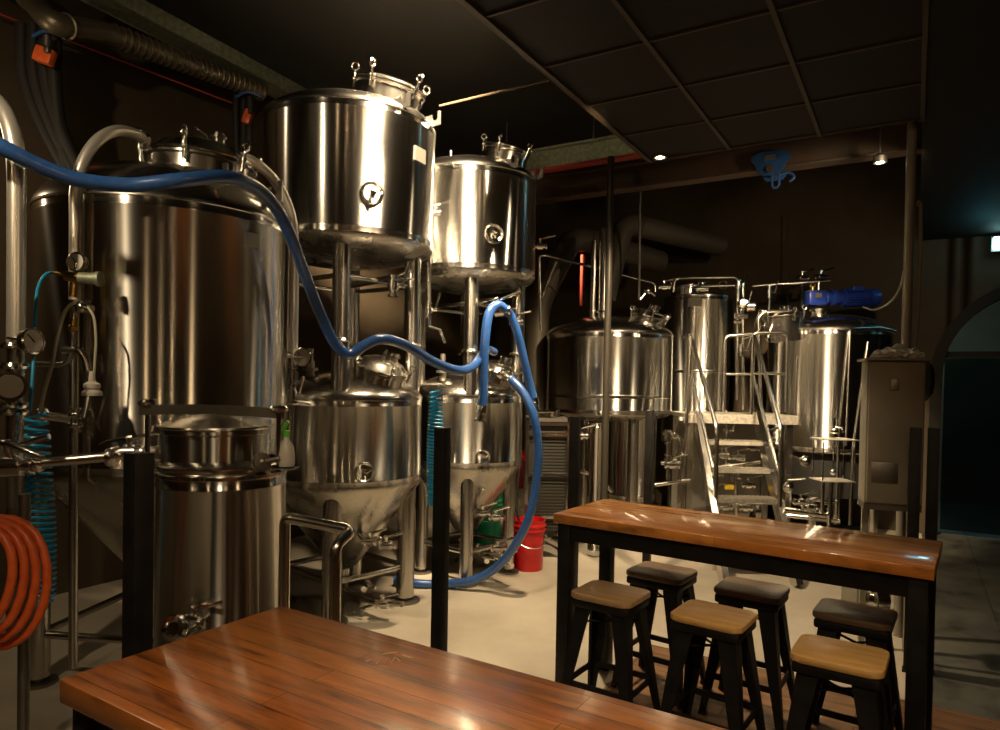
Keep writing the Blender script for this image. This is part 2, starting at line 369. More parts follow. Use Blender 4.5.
def port(parent, p, n, r=.075, name='sample_port'):
    p = V(p); q = MB(); q.lathe([(r,-.03),(r,.004),(r*.93,.012),(r*.85,.006),(r*.45,-.012),(0,-.016)], p, n, 32, False); o = q.build(name, 'fit', parent)
    x, y, a = frame(n); k = MB(); k.cyl(p-a*.012, p+a*.05, .013); k.cyl(p+a*.03, p+a*.045-y*.0, .024, .018)
    k.tube([p+a*.052-x*.03+y*.018, p+a*.058, p+a*.052+x*.03+y*.018], .007, 8); k.tube([p+a*.03, p+a*.04-y*.045], .008, 8)
    k.build('tap', 'fit', o); return o
def manway(parent, p, tilt, r, h, bolts=5, lidh=.06, handle=True, a0=.4):
    """neck from p along tilt; returns the lid centre"""
    ax = V(tilt).normalized(); x, y, a = frame(ax); p = V(p)
    q = MB(); q.lathe([(r,-.18),(r,h-.02),(r*1.07,h-.012),(r*1.07,h)], p, ax, 56); q.build('manway_neck', 'dome', parent)
    q = MB(); q.lathe([(r*1.07,h+.006),(r*1.08,h+.012),(r*1.07,h+.022),(r*.98,h+.026),(r*.8,h+.026+lidh*.55),(r*.5,h+.026+lidh*.9),(r*.2,h+.026+lidh),(0,h+.026+lidh)], p, ax, 56, False)
    lid = q.build('manway_lid', 'dome', parent)
    c = p+ax*(h+.03+lidh)
    if handle:
        q = MB(); q.tube(bend([c+x*r*.35-ax*.02, c+x*r*.35+ax*.05, c-x*r*.25+ax*.05, c-x*r*.25-ax*.02], .02), .007, 8); q.build('lid_handle', 'fit', lid)
        q = MB(); q.cyl(c-ax*.03+y*r*.35, c+ax*.05+y*r*.35, .035, .035, 20); q.cyl(c+ax*.02+y*r*.35, c+ax*.035+y*r*.35, .047, .047, 20); q.build('lid_port', 'fit', lid)
    for k in range(bolts):
        t = a0+2*pi*k/bolts; d = x*cos(t)+y*sin(t)
        eyebolt(parent, p+ax*(h-.012)+d*r*1.13, (ax+d*.15), min(1, r*4.2), 'lid_clamp', out=d.cross(ax))
    return c
def dome_prof(R, z1, h, n=14, r_end=0):
    out = []
    for i in range(n+1):
        t = (pi/2)*i/n; out.append((max(R*(cos(t)**.86), r_end), z1+h*(sin(t)**1.25 if t > 0 else 0)))
    return out
def shell_prof(R, z0, z1): return [(R-.012,z0-.012),(R,z0),(R,z0+.035),(R+.0025,z0+.04),(R+.0025,z0+.046),(R,z0+.05),(R,z1-.05),(R+.003,z1-.046),(R+.003,z1-.038),(R,z1-.034),(R,z1)]
def tank(name, label, c, R, z0, z1, dome, bottom, legs, leg_r, foot=True, rot=0, leg_rad=None, leg_base=0.0, group=None, brace=True, z_leg=None):
    t = thing(name, label, 'tank', (c[0], c[1], 0), 0, group); C = V((c[0], c[1], 0))
    MB().lathe(shell_prof(R, z0, z1), C, (0,0,1), 128, False).build('tank_shell', 'shell', t)
    pr = [(R+.001,z1-.004),(R+.006,z1),(R+.006,z1+.012)]+dome_prof(R, z1+.012, dome)
    MB().lathe(pr, C, (0,0,1), 128, False).build('top_dome', 'dome', t)
    kind, zb = bottom
    if kind == 'cone':
        pr = [(R+.001,z0+.004),(R,z0-.01),(R-.012,z0-.04),(.10,zb+.03),(.045,zb),(.045,zb-.05)]
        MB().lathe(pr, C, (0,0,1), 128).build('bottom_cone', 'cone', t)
        MB().lathe([(.045,zb-.05),(.07,zb-.05),(.07,zb-.075),(.045,zb-.075)], C).build('outlet_flange', 'fit', t)
    else:
        pr = [(R+.001,z0+.004)]+[(r, 2*z0-z) for r, z in dome_prof(R, z0, zb, 10)]
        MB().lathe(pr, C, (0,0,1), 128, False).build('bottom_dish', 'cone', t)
    rad = leg_rad or R*.86; zt = z_leg or (z0-.01)
    for k in range(legs):
        a = rot+2*pi*k/legs; p = C+V((rad*cos(a), rad*sin(a), leg_base))
        q = MB(); q.cyl(p+V((0,0,.04)), V((p.x,p.y,zt)), leg_r, seg=28); l = q.build('leg', 'leg', t)
        if foot:
            q = MB(); q.cyl(p, p+V((0,0,.014)), leg_r*1.7, seg=28); q.cyl(p+V((0,0,.012)), p+V((0,0,.06)), leg_r*.5); q.build('foot', 'dull', l)
    if brace:
        for k in range(legs):
            a = rot+2*pi*k/legs; b = rot+2*pi*(k+1)/legs
            q = MB(); q.cyl(C+V((rad*cos(a), rad*sin(a), .27)), C+V((rad*cos(b), rad*sin(b), .27)), .021, seg=14); q.build('brace', 'leg', t)
    return t
# ------------------------------------------------------------------ big fermenter at the left
C1 = (-1.995, 4.145); R1 = .69
T1 = tank('fermentation_tank', 'largest steel fermenter at the far left, bolted lid and two arched pipes', C1, R1, 1.18, 2.60, .30, ('cone', .42), 4, .055, rot=R_(218), leg_rad=.64)
c = at(199, 172, Y=4.15); manway(T1, (c.x, c.y, 2.80), (.06,-.03,1), .285, .17, 6, .10, a0=.15)
for px, py in ((207, 197), (263, 209)):
    p, n = on_cyl(px, py, C1, R1-.06); lug(T1, (p.x, p.y+.02, 2.755), (1,-.35,0), 1.25)
# weld line and name plate on the shell
p, n = on_cyl(252, 240, C1, R1)
x = V((-n.y, n.x, 0)); MB().box(p, (.10,.012,.075), mtx=Matrix((x, n, V((0,0,1)))).transposed())  .build('name_plate', 'dull', T1)
# access cover round the near leg
p, n = on_cyl(112, 520, C1, R1*.86)
# cleaning pipes: left arm with pressure fittings, right arm with gauge
def cip(root, pts, r, name='cleaning_arm', m='pipe', rd=.1, sm=True):
    return MB().tube(smooth(pts, 8) if sm else bend(pts, rd), r, 18).build(name, m, root)
LA = thing('cleaning_pipe', 'arched pipe with pressure gauge and brass fittings down the left front of the largest fermenter', 'pipe', at(75, 668, Y=3.42))
q = [at(147,141,Y=3.85), at(132,133,Y=3.75), at(115,131,Y=3.62), at(97,141,Y=3.5), at(83,162,Y=3.44), at(76,190,Y=3.42), at(75.5,225,Y=3.42), at(75,300,Y=3.42)]
cip(LA, q, .0285, 'arched_pipe', 'arm'); MB().cyl(at(75,300,Y=3.42), at(74.5,372,Y=3.42), .02).build('down_pipe', 'pipe', LA)
MB().cyl(at(74,360,Y=3.42), at(73,668,Y=3.42), .021).build('stand_pipe', 'leg', LA)
clamps(LA, [(at(146,141,Y=3.85), (1,.3,-.3), .035), (at(75,415,Y=3.42), (0,0,1), .032), (at(75,425,Y=3.42), (0,0,1), .032)])
g0 = at(76,262,Y=3.30); gauge(LA, g0, (-.1,-1,.05), .046)
q = MB(); a, b = at(52,272,Y=3.3), at(78,277,Y=3.3); q.tube([a, b], .010, 10); q.cyl(at(66,276,Y=3.3), at(84,278,Y=3.3), .024, seg=16); q.build('brass_inlet', 'brass', LA)
q = MB(); q.cyl(at(80,278,Y=3.3), at(100,279,Y=3.3), .028, seg=20); q.cyl(at(97,279,Y=3.3), at(101,279,Y=3.3), .036, seg=20); q.build('regulator', 'galv', LA)
q = MB(); q.cyl(at(74,282,Y=3.33), at(73,297,Y=3.33), .018); q.build('brass_nipple', 'brass', LA); q = MB(); q.cyl(at(74,318,Y=3.33), at(73,331,Y=3.33), .018); q.ball(at(73,328,Y=3.33), .022); q.build('brass_nipple', 'brass', LA)
q = MB(); q.cyl(at(76,306,Y=3.32), at(92,310,Y=3.32), .022); q.ball(at(82,307,Y=3.32), .032); q.cyl(at(74,300,Y=3.33), at(74,318,Y=3.33), .013); q.build('cross_fitting', 'fit', LA)
q = MB(); q.tube(bend([at(63,350,Y=3.4), at(84,351,Y=3.4), at(88,372,Y=3.4)], .05), .02, 12); q.tube(bend([at(34,364,Y=3.4), at(66,365,Y=3.4), at(73,352,Y=3.4), at(73,330,Y=3.4)], .05), .014, 12); q.build('side_pipe', 'leg', LA)
valve(LA, at(75,420,Y=3.42), (0,0,1), .9, (1,-.5,0))
q = MB(); q.tube([at(40,415,Y=3.35), at(70,419,Y=3.4)], .022, 12); clampring(q, at(42,415,Y=3.35), (1,0,0), .03); q.build('side_outlet', 'fit', LA)
o = MB().tube(smooth([at(78,300,Y=3.3), at(66,310,Y=3.25), at(58,335,Y=3.22), at(52,365,Y=3.2), at(45,390,Y=3.2), at(40,412,Y=3.2)], 6), .008, 8).build('tubing', 'clear')
tag(o, 'thin cream tube looping down left from the brass fittings by the large fermenter', 'tube')
o = MB().tube(smooth([at(88,307,Y=3.28), at(94,318,Y=3.26), at(96,340,Y=3.26), at(95,360,Y=3.26), at(94,375,Y=3.26)], 6), .006, 8).build('tubing', 'clear')
tag(o, 'thin cream tube ending in a small bell above the blue coil', 'tube')
MB().lathe([(.012,.05),(.016,.0),(.036,-.012),(.036,-.03),(.028,-.034),(.044,-.05),(.044,-.066)], at(92,388,Y=3.26)+V((0,0,.03)), (0,0,1), 24).build('bell_fitting', 'whitepl', o)
RA = thing('cleaning_pipe', 'pale arched pipe down the right edge of the largest fermenter, gauge at its foot', 'pipe', at(290, 480, Y=4.45))
q = [at(240,157,Y=4.2), at(252,161,Y=4.22), at(267,172,Y=4.3), at(281,190,Y=4.37), at(291,215,Y=4.42), at(294,240,Y=4.45), at(294,285,Y=4.45), at(293,352,Y=4.45)]
cip(RA, q, .031, 'arched_pipe', 'arm')
MB().cyl(at(287,290,Y=4.42), at(286,410,Y=4.42), .012).build('thin_pipe', 'pipe', RA)
clamps(RA, [(at(293,356,Y=4.45), (0,0,1), .036), (at(293,403,Y=4.45), (0,0,1), .036)]); q = MB(); q.cyl(at(293,352,Y=4.45), at(292,410,Y=4.45), .02); q.build('short_pipe', 'fit', RA)
gauge(RA, at(302,357,Y=4.36), (.05,-1,.1), .058, (-1,0,0)); valve(RA, at(293,376,Y=4.43), (0,0,1), .9, (-1,-.4,0)); valve(RA, at(292,394,Y=4.43), (0,0,1), .8, (1,-.4,0))
MB().tube([at(292,402,Y=4.45), at(310,404,Y=4.5)], .018).build('side_outlet', 'fit', RA)
MB().cyl(at(292,405,Y=4.45), at(289,470,Y=4.45), .017).build('down_pipe', 'pipe', RA)
# valve pair low on the left tank
valve(T1, at(134,449,Y=3.30), (0,0,1), .8, (1,0,0))
p, n = on_cyl(140, 452, C1, R1); MB().cyl(p-n*.05, at(134,449,Y=3.3), .014).build('sample_pipe', 'fit', T1)

M['dial2'] = mat('cloudy_lens', (.16,.14,.10), 0, .3)
# pipe of the neighbouring tank at the picture's left edge
LP = thing('cleaning_pipe', 'thick two-clamp pipe at the left edge with sight glass and cross below', 'pipe', at(20, 640, Y=3.0))
q = [at(-45,92,Y=3.1), at(-25,90,Y=3.08), at(-8,98,Y=3.05), at(6,115,Y=3.02), at(14,142,Y=3.0), at(16.5,175,Y=3.0), at(16.5,230,Y=3.0), at(16,345,Y=3.0)]
cip(LP, q, .036, 'arched_pipe', 'arm')
clamps(LP, [(at(15,y,Y=3.0), (0,0,1), .045) for y in (346, 366, 405, 412)])
q = MB(); q.cyl(at(16,345,Y=3.0), at(14,470,Y=3.0), .034, seg=20); q.build('lower_pipe', 'pipe', LP)
q = MB(); q.cyl(at(14,385,Y=2.99), at(10,386,Y=2.88), .052, seg=28); q.cyl(at(10,386,Y=2.9), at(9.8,386.3,Y=2.87), .062, seg=28); sg = q.build('sight_glass', 'fit', LP); q = MB(); q.cyl(at(9.8,386.3,Y=2.872), at(9.7,386.5,Y=2.864), .048, seg=28); q.build('lens', 'dial2', sg)
q = MB(); q.cyl(at(14,465,Y=3.0), at(14,640,Y=3.0), .03, seg=16); q.build('down_pipe', 'dull', LP)
gauge(LP, at(33,341,Y=2.95), (.95,-.25,.1), .055, (-1,0,.1))

# horizontal transfer pipe with valves at left
HP = thing('transfer_pipe', 'horizontal steel pipe with lever valves crossing in front of the large fermenter', 'pipe', at(60, 462, Y=2.85))
MB().tube([at(-40,469,Y=2.8), at(30,464,Y=2.85), at(128,455,Y=2.95)], .021, 16).build('pipe_run', 'pipe', HP)
MB().tube([at(128,455,Y=2.95), at(166,452,Y=2.97)], .028, 16).build('end_coupling', 'dull', HP)
clamps(HP, [(at(x,y,Y=2.85), (1,.1,0), .032) for x, y in ((4,467),(38,463.5),(111,457))])
valve(HP, at(14,466,Y=2.83), (1,.05,.05), 1.15, (0,-.3,1)); valve(HP, at(130,453,Y=2.95), (1,.1,0), .9, (0,-.2,1))
MB().tube([at(2,443,Y=2.8), at(9,444,Y=2.79), at(42,457,Y=2.8)], [.012,.016,.013], 10).build('valve_lever', 'fit', HP)
MB().tube([at(100,445,Y=2.9), at(108,441,Y=2.9), at(122,439,Y=2.92), at(130,441,Y=2.94)], .007, 8).build('valve_lever', 'black', HP)
MB().cyl(at(3,440,Y=2.84), at(3,466,Y=2.84), .03, seg=18).build('valve_body', 'dull', HP)

# ------------------------------------------------------------------ small serving tank with lid
C2 = (-1.19, 2.97); R2 = .262
T2 = tank('serving_tank', 'small waist-high steel tank with a domed clamp lid, in front of the largest fermenter', C2, R2, .40, 1.285, .07, ('dish', .10), 3, .03, rot=R_(60), leg_rad=.2, brace=False, leg_base=.0)
Z = V((C2[0]-.03, C2[1], 0))
MB().lathe([(.262,1.280),(.268,1.288),(.268,1.297),(.255,1.305),(.262,1.315),(.262,1.328),(.24,1.345),(.225,1.35)], V((*C2,0)), (0,0,1), 96, False).build('shoulder_ring', 'dome', T2)
MB().lathe([(.225,1.28),(.222,1.36),(.222,1.455),(.235,1.46),(.235,1.475)], Z, (0,0,1), 72, False).build('manway_neck', 'shell', T2)
lid = MB().lathe([(.238,1.478),(.242,1.483),(.240,1.49),(.215,1.494),(.16,1.518),(.09,1.54),(.04,1.548),(0,1.549)], Z, (0,0,1), 72, False).build('manway_lid', 'dome', T2)
q = MB(); a = at(140,410,Y=2.88); b = at(284,414,Y=2.92); md = (a+b)/2+V((0,0,.012))
N = 9
for k in range(N):
    t0, t1 = k/N, (k+1)/N
    f_ = lambda t: a*(1-t)**2+b*t*t+(md+V((0,-.02,.008)))*2*t*(1-t)
    p0, p1 = f_(t0), f_(t1); d = (p1-p0).normalized(); nn = V((-d.y, d.x, 0)).normalized()
    h = .021; w = .004; vs = []
    for p in (p0-d*.002, p1+d*.002):
        for i, j in ((-1,-1),(1,-1),(1,1),(-1,1)): vs.append(p+nn*w*i+V((0,0,h))*j)
    q.add(vs, [(0,1,2,3),(7,6,5,4),(0,4,5,1),(1,5,6,2),(2,6,7,3),(3,7,4,0)])
q.build('clamp_bar', 'leg', T2)
for px, py in ((148, 402), (279, 408)):
    k0 = at(px,py,Y=2.9); q = MB(); q.cyl((k0.x,k0.y,1.33), k0, .011); q.build('clamp_rod', 'fit', T2)
    q = MB(); q.lathe([(.012,-.02),(.036,-.012),(.04,0),(.034,.01),(.012,.014),(0,.014)], k0, (0,0,1), 24); q.build('hand_knob', 'fit', T2)
q = MB(); p = at(262,462,Y=2.78); clampring(q, p, (.7,-.7,.1), .03); q.ball(p, .022); q.tube([p, p+V((.07,.0,.015))], .012, 10); q.build('lid_latch', 'dull', T2)
p, n = on_cyl(193, 628, C2, R2); q = MB(); cc = p+n*.09; q.cyl(p-n*.03, cc, .016)
q.lathe([(.02,-.02),(.044,-.014),(.052,0),(.046,.018),(.03,.022),(.024,.012),(0,.010)], at(175,628,Y=2.62), (-.15,-1,.25), 32); q.tube([cc, at(180,627,Y=2.66)], .016, 12); q.build('drain_outlet', 'fit', T2)
valve(T2, at(195,622,Y=2.70), (1,-.15,0), .8, (0,-.1,1))
# bent tube rail to the right of the serving tank
q = MB(); q.tube(bend([at(283,660,Y=2.8), at(285,517,Y=2.8), at(352,530,Y=2.76), at(335,546,Y=2.66), at(334,690,Y=2.66)], .035, 7), .023, 16)
# down to the floor
e0, e1 = at(283,660,Y=2.8), at(334,690,Y=2.66); q.cyl(e0, (e0.x,e0.y,0), .023); q.cyl(e1, (e1.x,e1.y,0), .023)
o = q.build('tube_rail', 'pipe'); tag(o, 'bent steel tube guard rail between the small tank and the red wood table', 'rail')
o = MB().lathe([(.034,.0),(.036,.01),(.036,.055),(.030,.085),(.013,.115),(.012,.13),(0,.13)], at(286,466,Y=2.92), (0,0,1), 24).build('spray_bottle', 'whitepl')
tag(o, 'white spray bottle with a lime green nozzle beside the small tank lid', 'bottle')
p = at(286,466,Y=2.92); q = MB(); q.cyl(p+V((0,0,.125)), p+V((0,0,.15)), .014); q.tube([p+V((-.012,0,.15)), p+V((.0,-.01,.178)), p+V((.012,-.01,.19))], .008, 8); q.build('spray_nozzle', 'greentrig', o)
# bottle bracket on the clamp bar end
q = MB(); pb = at(286,466.5,Y=2.92); q.box(pb-V((0,0,.006)), (.09,.08,.006)); q.tube([pb+V((-.02,.0,-.008)), V((C2[0]+R2-.02, C2[1], pb.z-.02))], .006, 8); q.build('bottle_shelf', 'dull', T2)

# ------------------------------------------------------------------ stacked pairs
C3 = (-1.17, 5.24); R3 = .645; C4 = (-.283, 6.09); R4 = .572
dirn = V((.34,-.24,0)).normalized()
def upper(label, C, R, z0, z1, mw, leg_r, ztop_low, rot):
    t = tank('bright_beer_tank', label, C, R, z0, z1, .17, ('dish', .13), 4, leg_r, foot=False, rot=rot, leg_rad=R*.76, leg_base=ztop_low-.04, brace=False, group=None, z_leg=z0-.03)
    CC = V((*C, 0))
    for k in range(4):
        a = rot+pi/2*k; p = CC+V((R*.76*cos(a), R*.76*sin(a), ztop_low+.36)); q = MB(); clampring(q, p, (0,0,1), leg_r*1.05); q.build('leg_flange', 'fit', t)
    for k in range(4):
        a = rot+pi/2*k; b = a+pi/2; q = MB(); q.cyl(CC+V((R*.76*cos(a), R*.76*sin(a), z0-.27)), CC+V((R*.76*cos(b), R*.76*sin(b), z0-.27)), .018); q.build('brace', 'leg', t)
    r, h, off = mw; ax = (dirn*.30+V((0,0,1))).normalized(); zz = z1+.10
    c = CC+dirn*off; manway(t, (c.x, c.y, zz), ax, r, .135, 5, .03, False, a0=.9)
    a = c+ax*.17-dirn*r*.8; q = MB(); q.tube([a-dirn*.06, a+V((0,0,.03)), a+dirn*.1], .012, 8); q.cyl(a-V((0,.06,.01)), a+V((0,.06,-.01)), .022); q.build('lid_hinge', 'fit', t)
    return t
T3 = upper('bigger upper tank of the stacked tanks, brightest, with glare down its front', C3, R3, 2.68, 3.56, (.235, .2, .38), .062, 1.60, R_(-82))
T4 = upper('smaller upper tank right of the brightest one, behind the blue hose arch', C4, R4, 2.60, 3.42, (.185, .2, .34), .058, 1.58, R_(-85))
p, n = on_cyl(372, 193, C3, R3); port(T3, p, n, .082); p, n = on_cyl(494, 234, C4, R4); port(T4, p, n, .080)
p, n = on_cyl(420, 155, C3, R3)
x = V((-n.y, n.x, 0)); MB().box(p, (.13,.012,.10), mtx=Matrix((x, n, V((0,0,1)))).transposed())  .build('name_plate', 'dull', T3)
for t, C, R, z, pxs in ((T3, C3, R3, 3.60, (424, 392)), (T4, C4, R4, 3.46, (529, 503))):
    for k, px in enumerate(pxs):
        p, n = on_cyl(px, 130, C, R-.06); nn = V((1,-.25,0)); lug(t, (p.x+.03, p.y, z+.02), nn, 1.0)
for px, Y, t in ((326, 5.15, T3), (451, 6.0, T4), (441, 6.1, T4), (303, 5.2, T3)):
    b = at(px, 95 if t is T3 else 155, Y=Y); h = .14 if px in (326, 451) else .08; q = MB(); b.z = (3.62 if t is T3 else 3.50); q.cyl(b-V((0,0,.05)), b+V((0,0,h+.04)), .016); q.build('dome_nozzle', 'fit', t)
# fermenters below them
def lower(label, C, R, z0, z1, apex, leg_r, off, rot, lr):
    t = tank('conical_fermenter', label, C, R, z0, z1, .19, ('cone', apex), 4, leg_r, rot=rot, leg_rad=lr, z_leg=z0+.0)
    CC = V((*C, 0)); ax = (dirn*.34+V((0,0,1))).normalized(); c = CC+dirn*off
    manway(t, (c.x, c.y, z1+.10), ax, .185 if R > .5 else .155, .12, 5, .07, True, a0=.5)
    q = MB(); c = CC-V((.17*1.2,.25,0)); q.cyl((c.x,c.y,z1+.1), (c.x,c.y,z1+.27), .03); q.cyl((c.x,c.y,z1+.20), (c.x,c.y,z1+.22), .055); q.cyl((c.x,c.y,z1+.26), (c.x,c.y,z1+.36), .022); q.build('dome_nozzle', 'dull', t)
    return t
T5 = lower('lower conical fermenter under the brightest tank, right of the large fermenter', C3, .575, .945, 1.55, .25, .068, .33, R_(-87), .47)
T6 = lower('smaller conical fermenter nearest the red bucket, blue hose around it', C4, .485, .98, 1.56, .36, .056, .27, R_(-86), .385)
p, n = on_cyl(364, 472, C3, .575); port(T5, p, n, .07); p, n = on_cyl(483, 457, C4, .485); port(T6, p, n, .062)
# outlet pipework of the two
for t, C, s, pts, vp in ((T5, C3, 1, [(345,578,5.24),(345,590,5.2),(372,602,4.95),(402,604,4.75)], ((372,541,4.85),(388,545,4.95),(385,604,4.85))),
                     (T6, C4, 1, [(478,545,6.09),(480,556,6.0),(500,560,5.8),(512,566,5.65)], ((484,513,5.75),(497,517,5.75),(503,561,5.6),(499,548,5.7)))):
    MB().tube(bend([at(a,b,Y=y) for a, b, y in pts], .05), .022, 12).build('outlet_pipe', 'fit', t)
    for a, b, y in vp: valve(t, at(a,b,Y=y), (1,-.3,.1), .95, (0,-.5,1))
    p0 = at(vp[0][0]-6, vp[0][1]-2, Y=vp[0][2]+.05); p1 = V((C[0], C[1], p0.z+.02)); MB().cyl(p0, p1, .02).build('racking_pipe', 'fit', t)
# bright cylinder-side valves between tanks
for (px, py, Y, t, C, R) in ((433,213,5.45,T3,C3,R3), (540,246,6.1,T4,C4,R4)):
    o = valve(t, at(px,py,Y=Y), (1,0,0), .9, (.3,-.5,1)); p, n = on_cyl(px-12, py, C, R)
    c_in = V((C[0], C[1], 0)); e = at(px-5,py,Y=Y); d = (V((e.x,e.y,0))-c_in).normalized(); MB().cyl(V((C[0],C[1],e.z))+d*(R-.03), e, .014).build('valve_stub', 'fit', t)
q = MB(); q.cyl(at(429,215,Y=5.35), at(429,303,Y=5.35), .016); q.build('overflow_pipe', 'pipe', T3)
valve(T3, at(428,310,Y=5.35), (0,0,1), .9, (1,-.3,0))
MB().tube([at(429,318,Y=5.35), at(430,327,Y=5.35), at(440,330,Y=5.3), at(445,343,Y=5.3)], .014, 10).build('valve_lever', 'fit', T3)
# drain under the bright tank: pipe and valve
q = MB(); q.tube(bend([V((C3[0],C3[1],2.58)), V((C3[0],C3[1],2.40)), at(393,278,Y=5.0)], .06), .024, 14); q.build('drain_pipe', 'fit', T3)
valve(T3, at(393,286,Y=5.0), (0,0,1), 1.15, (1,-.3,.2)); 
q = MB(); q.tube([at(395,276,Y=4.98), at(413,269,Y=4.98)], .008, 8); q.tube([at(396,279,Y=4.98), at(414,279,Y=4.98)], .008, 8); q.build('valve_lever', 'fit', T3)
# outlet for the blue hose arch under the smaller upper tank
q = MB(); q.tube(bend([V((C4[0],C4[1],2.50)), V((C4[0],C4[1],2.38)), at(497,300,Y=5.45)], .06), .024, 14); q.build('drain_pipe', 'fit', T4)
valve(T4, at(499,311,Y=5.4), (1,0,.1), 1.25, (.2,-.3,1)); valve(T4, at(516,322,Y=5.5), (1,0,0), .8, (0,-.3,1))
MB().cyl(at(499,303,Y=5.4), at(516,322,Y=5.5), .012).build('link_pipe', 'fit', T4)
M['galvdeck'] = mat('pale_grating', (.42,.39,.33), .5, .45); noisy(M['galvdeck'], (.32,.30,.25), (.5,.46,.39), 40)
# ------------------------------------------------------------------ kettles at the back
C7 = (1.19, 7.6); R7 = .685
T7 = tank('hot_water_tank', 'wide steel tank with a shallow cone roof and vent stack, left of the steel stairs', C7, R7, 1.38, 2.21, .20, ('dish', .10), 4, .055, rot=R_(200), leg_rad=.55, brace=False)
MB().lathe([(R7+.002,1.545),(R7+.004,1.55),(R7+.004,1.575),(R7+.002,1.58)], V((*C7,0)), (0,0,1), 128, False).build('weld_band', 'dome', T7)
b = at(631, 500, Y=7.55); MB().lathe(shell_prof(.255, .45, 1.36), (b.x,b.y,0), (0,0,1), 96).build('lower_vessel', 'shell', T7)
q = MB(); q.cyl((b.x-.13,b.y,0), (b.x-.13,b.y,.46), .03); q.cyl((b.x+.14,b.y,0), (b.x+.14,b.y,.46), .03); q.build('vessel_leg', 'leg', T7)
for px, r, y0, y1, nm in ((603.5, .062, 308, 238, 'vent_stack'), (593, .03, 300, 250, 'vent_pipe')):
    a = at(px, y0, Y=7.5); e = at(px, y1, Y=7.5); q = MB(); q.cyl((a.x,a.y,2.30), (a.x,a.y,e.z+.1), r, seg=24); clampring(q, (a.x,a.y,2.47), (0,0,1), r*1.05); q.build(nm, 'pipe', T7)
c = at(646, 314, Y=7.35); manway(T7, (c.x, c.y, 2.33), (.22,-.18,1), .175, .08, 5, .06, True, a0=0)
q = MB(); q.tube(bend([at(640,300,Y=7.3), at(648,290,Y=7.3), at(655,296,Y=7.3)], .03), .015, 10); q.ball(at(648,291,Y=7.3), .04); q.build('relief_valve', 'fit', T7)
q = MB(); q.ball(at(667,317,Y=7.1), .035); q.tube([at(655,313,Y=7.15), at(667,317,Y=7.1)], .012, 8); q.build('side_nozzle', 'fit', T7)

C8 = (2.47, 8.62); R8 = .435
T8 = tank('kettle', 'narrow tall steel tank behind the top of the stairs, small lid and overhead pipes', C8, R8, 1.0, 2.76, .05, ('dish', .08), 4, .04, rot=.4, brace=False)
MB().lathe([(R8+.002,1.84),(R8+.004,1.845),(R8+.004,1.87),(R8+.002,1.875)], V((*C8,0)), (0,0,1), 96, False).build('weld_band', 'dome', T8)
c = at(687, 283, Y=8.5); manway(T8, (c.x, c.y, 2.78), (0,0,1), .19, .10, 4, .05, False)
p, n = on_cyl(695, 302, C8, R8); x = V((-n.y, n.x, 0)); MB().box(p, (.16,.012,.10), mtx=Matrix((x, n, V((0,0,1)))).transposed()).build('name_plate', 'dull', T8)
q = MB(); q.ring(at(723,285,Y=8.5), (0,1,0), .05, .012); q.build('lifting_lug', 'fit', T8)

C9 = (3.77, 7.95); R9 = .655
T9 = tank('mash_tank', 'wide steel tank with a blue motor on its lid, at the right of the stairs', C9, R9, 1.0, 2.31, .20, ('dish', .08), 4, .05, rot=R_(230), leg_rad=.5, brace=False)
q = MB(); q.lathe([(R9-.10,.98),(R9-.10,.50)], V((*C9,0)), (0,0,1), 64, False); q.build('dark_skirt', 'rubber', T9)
c = at(783, 323, Y=7.6); manway(T9, (c.x, c.y, 2.38), (-.14,-.10,1), .20, .09, 5, .03, True, a0=.2)
c = at(819, 318, Y=7.85); q = MB(); q.lathe([(.10,-.1),(.10,.13),(.125,.13),(.125,.155),(.10,.155)], (c.x,c.y,2.42), (0,0,1), 32); q.build('motor_neck', 'fit', T9)
mt = at(815, 298, Y=7.75); q = MB()      # geared motor lying to the right
q.box(mt+V((0,0,-.005)), (.20,.17,.17), bev=.025); q.lathe([(.08,0),(.085,.02),(.07,.05),(.07,.08)], mt+V((.10,0,0)), (1,0,0), 24)
q.lathe([(.085,0),(.095,.01),(.095,.05),(.07,.06),(.07,.12),(.10,.13),(.10,.15)], mt+V((.17,0,.005)), (1,0,0), 28)
mo = q.build('gear_motor', 'motor', T9)
q = MB(); q.lathe([(.085,0),(.085,.27)], mt+V((.32,0,.01)), (1,0,0), 28)
for k in range(24):
    a = 2*pi*k/24; d = V((0,cos(a),sin(a))); p = mt+V((.455,0,.01))+d*.092
    q.box(p, (.27,.006,.022), mtx=Matrix((V((1,0,0)), d.cross(V((1,0,0))), d)).transposed())
q.box(mt+V((.44,-.05,.10)), (.12,.08,.05), bev=.01); q.build('motor_fins', 'motor', mo)
q = MB(); q.lathe([(.085,0),(.104,.005),(.104,.09),(.085,.115),(.03,.12),(0,.12)], mt+V((.59,0,.01)), (1,0,0), 28); q.build('fan_cover', 'motor', mo)
q = MB(); q.box(mt+V((.0,-.09,.02)), (.07,.006,.05)); q.build('motor_label', 'sign', mo)
q = MB(); q.cyl(mt+V((-.03,0,.08)), mt+V((-.03,0,.13)), .02); q.ring(mt+V((-.03,0,.14)), (0,1,0), .025, .008); q.build('lifting_eye', 'brass', mo)
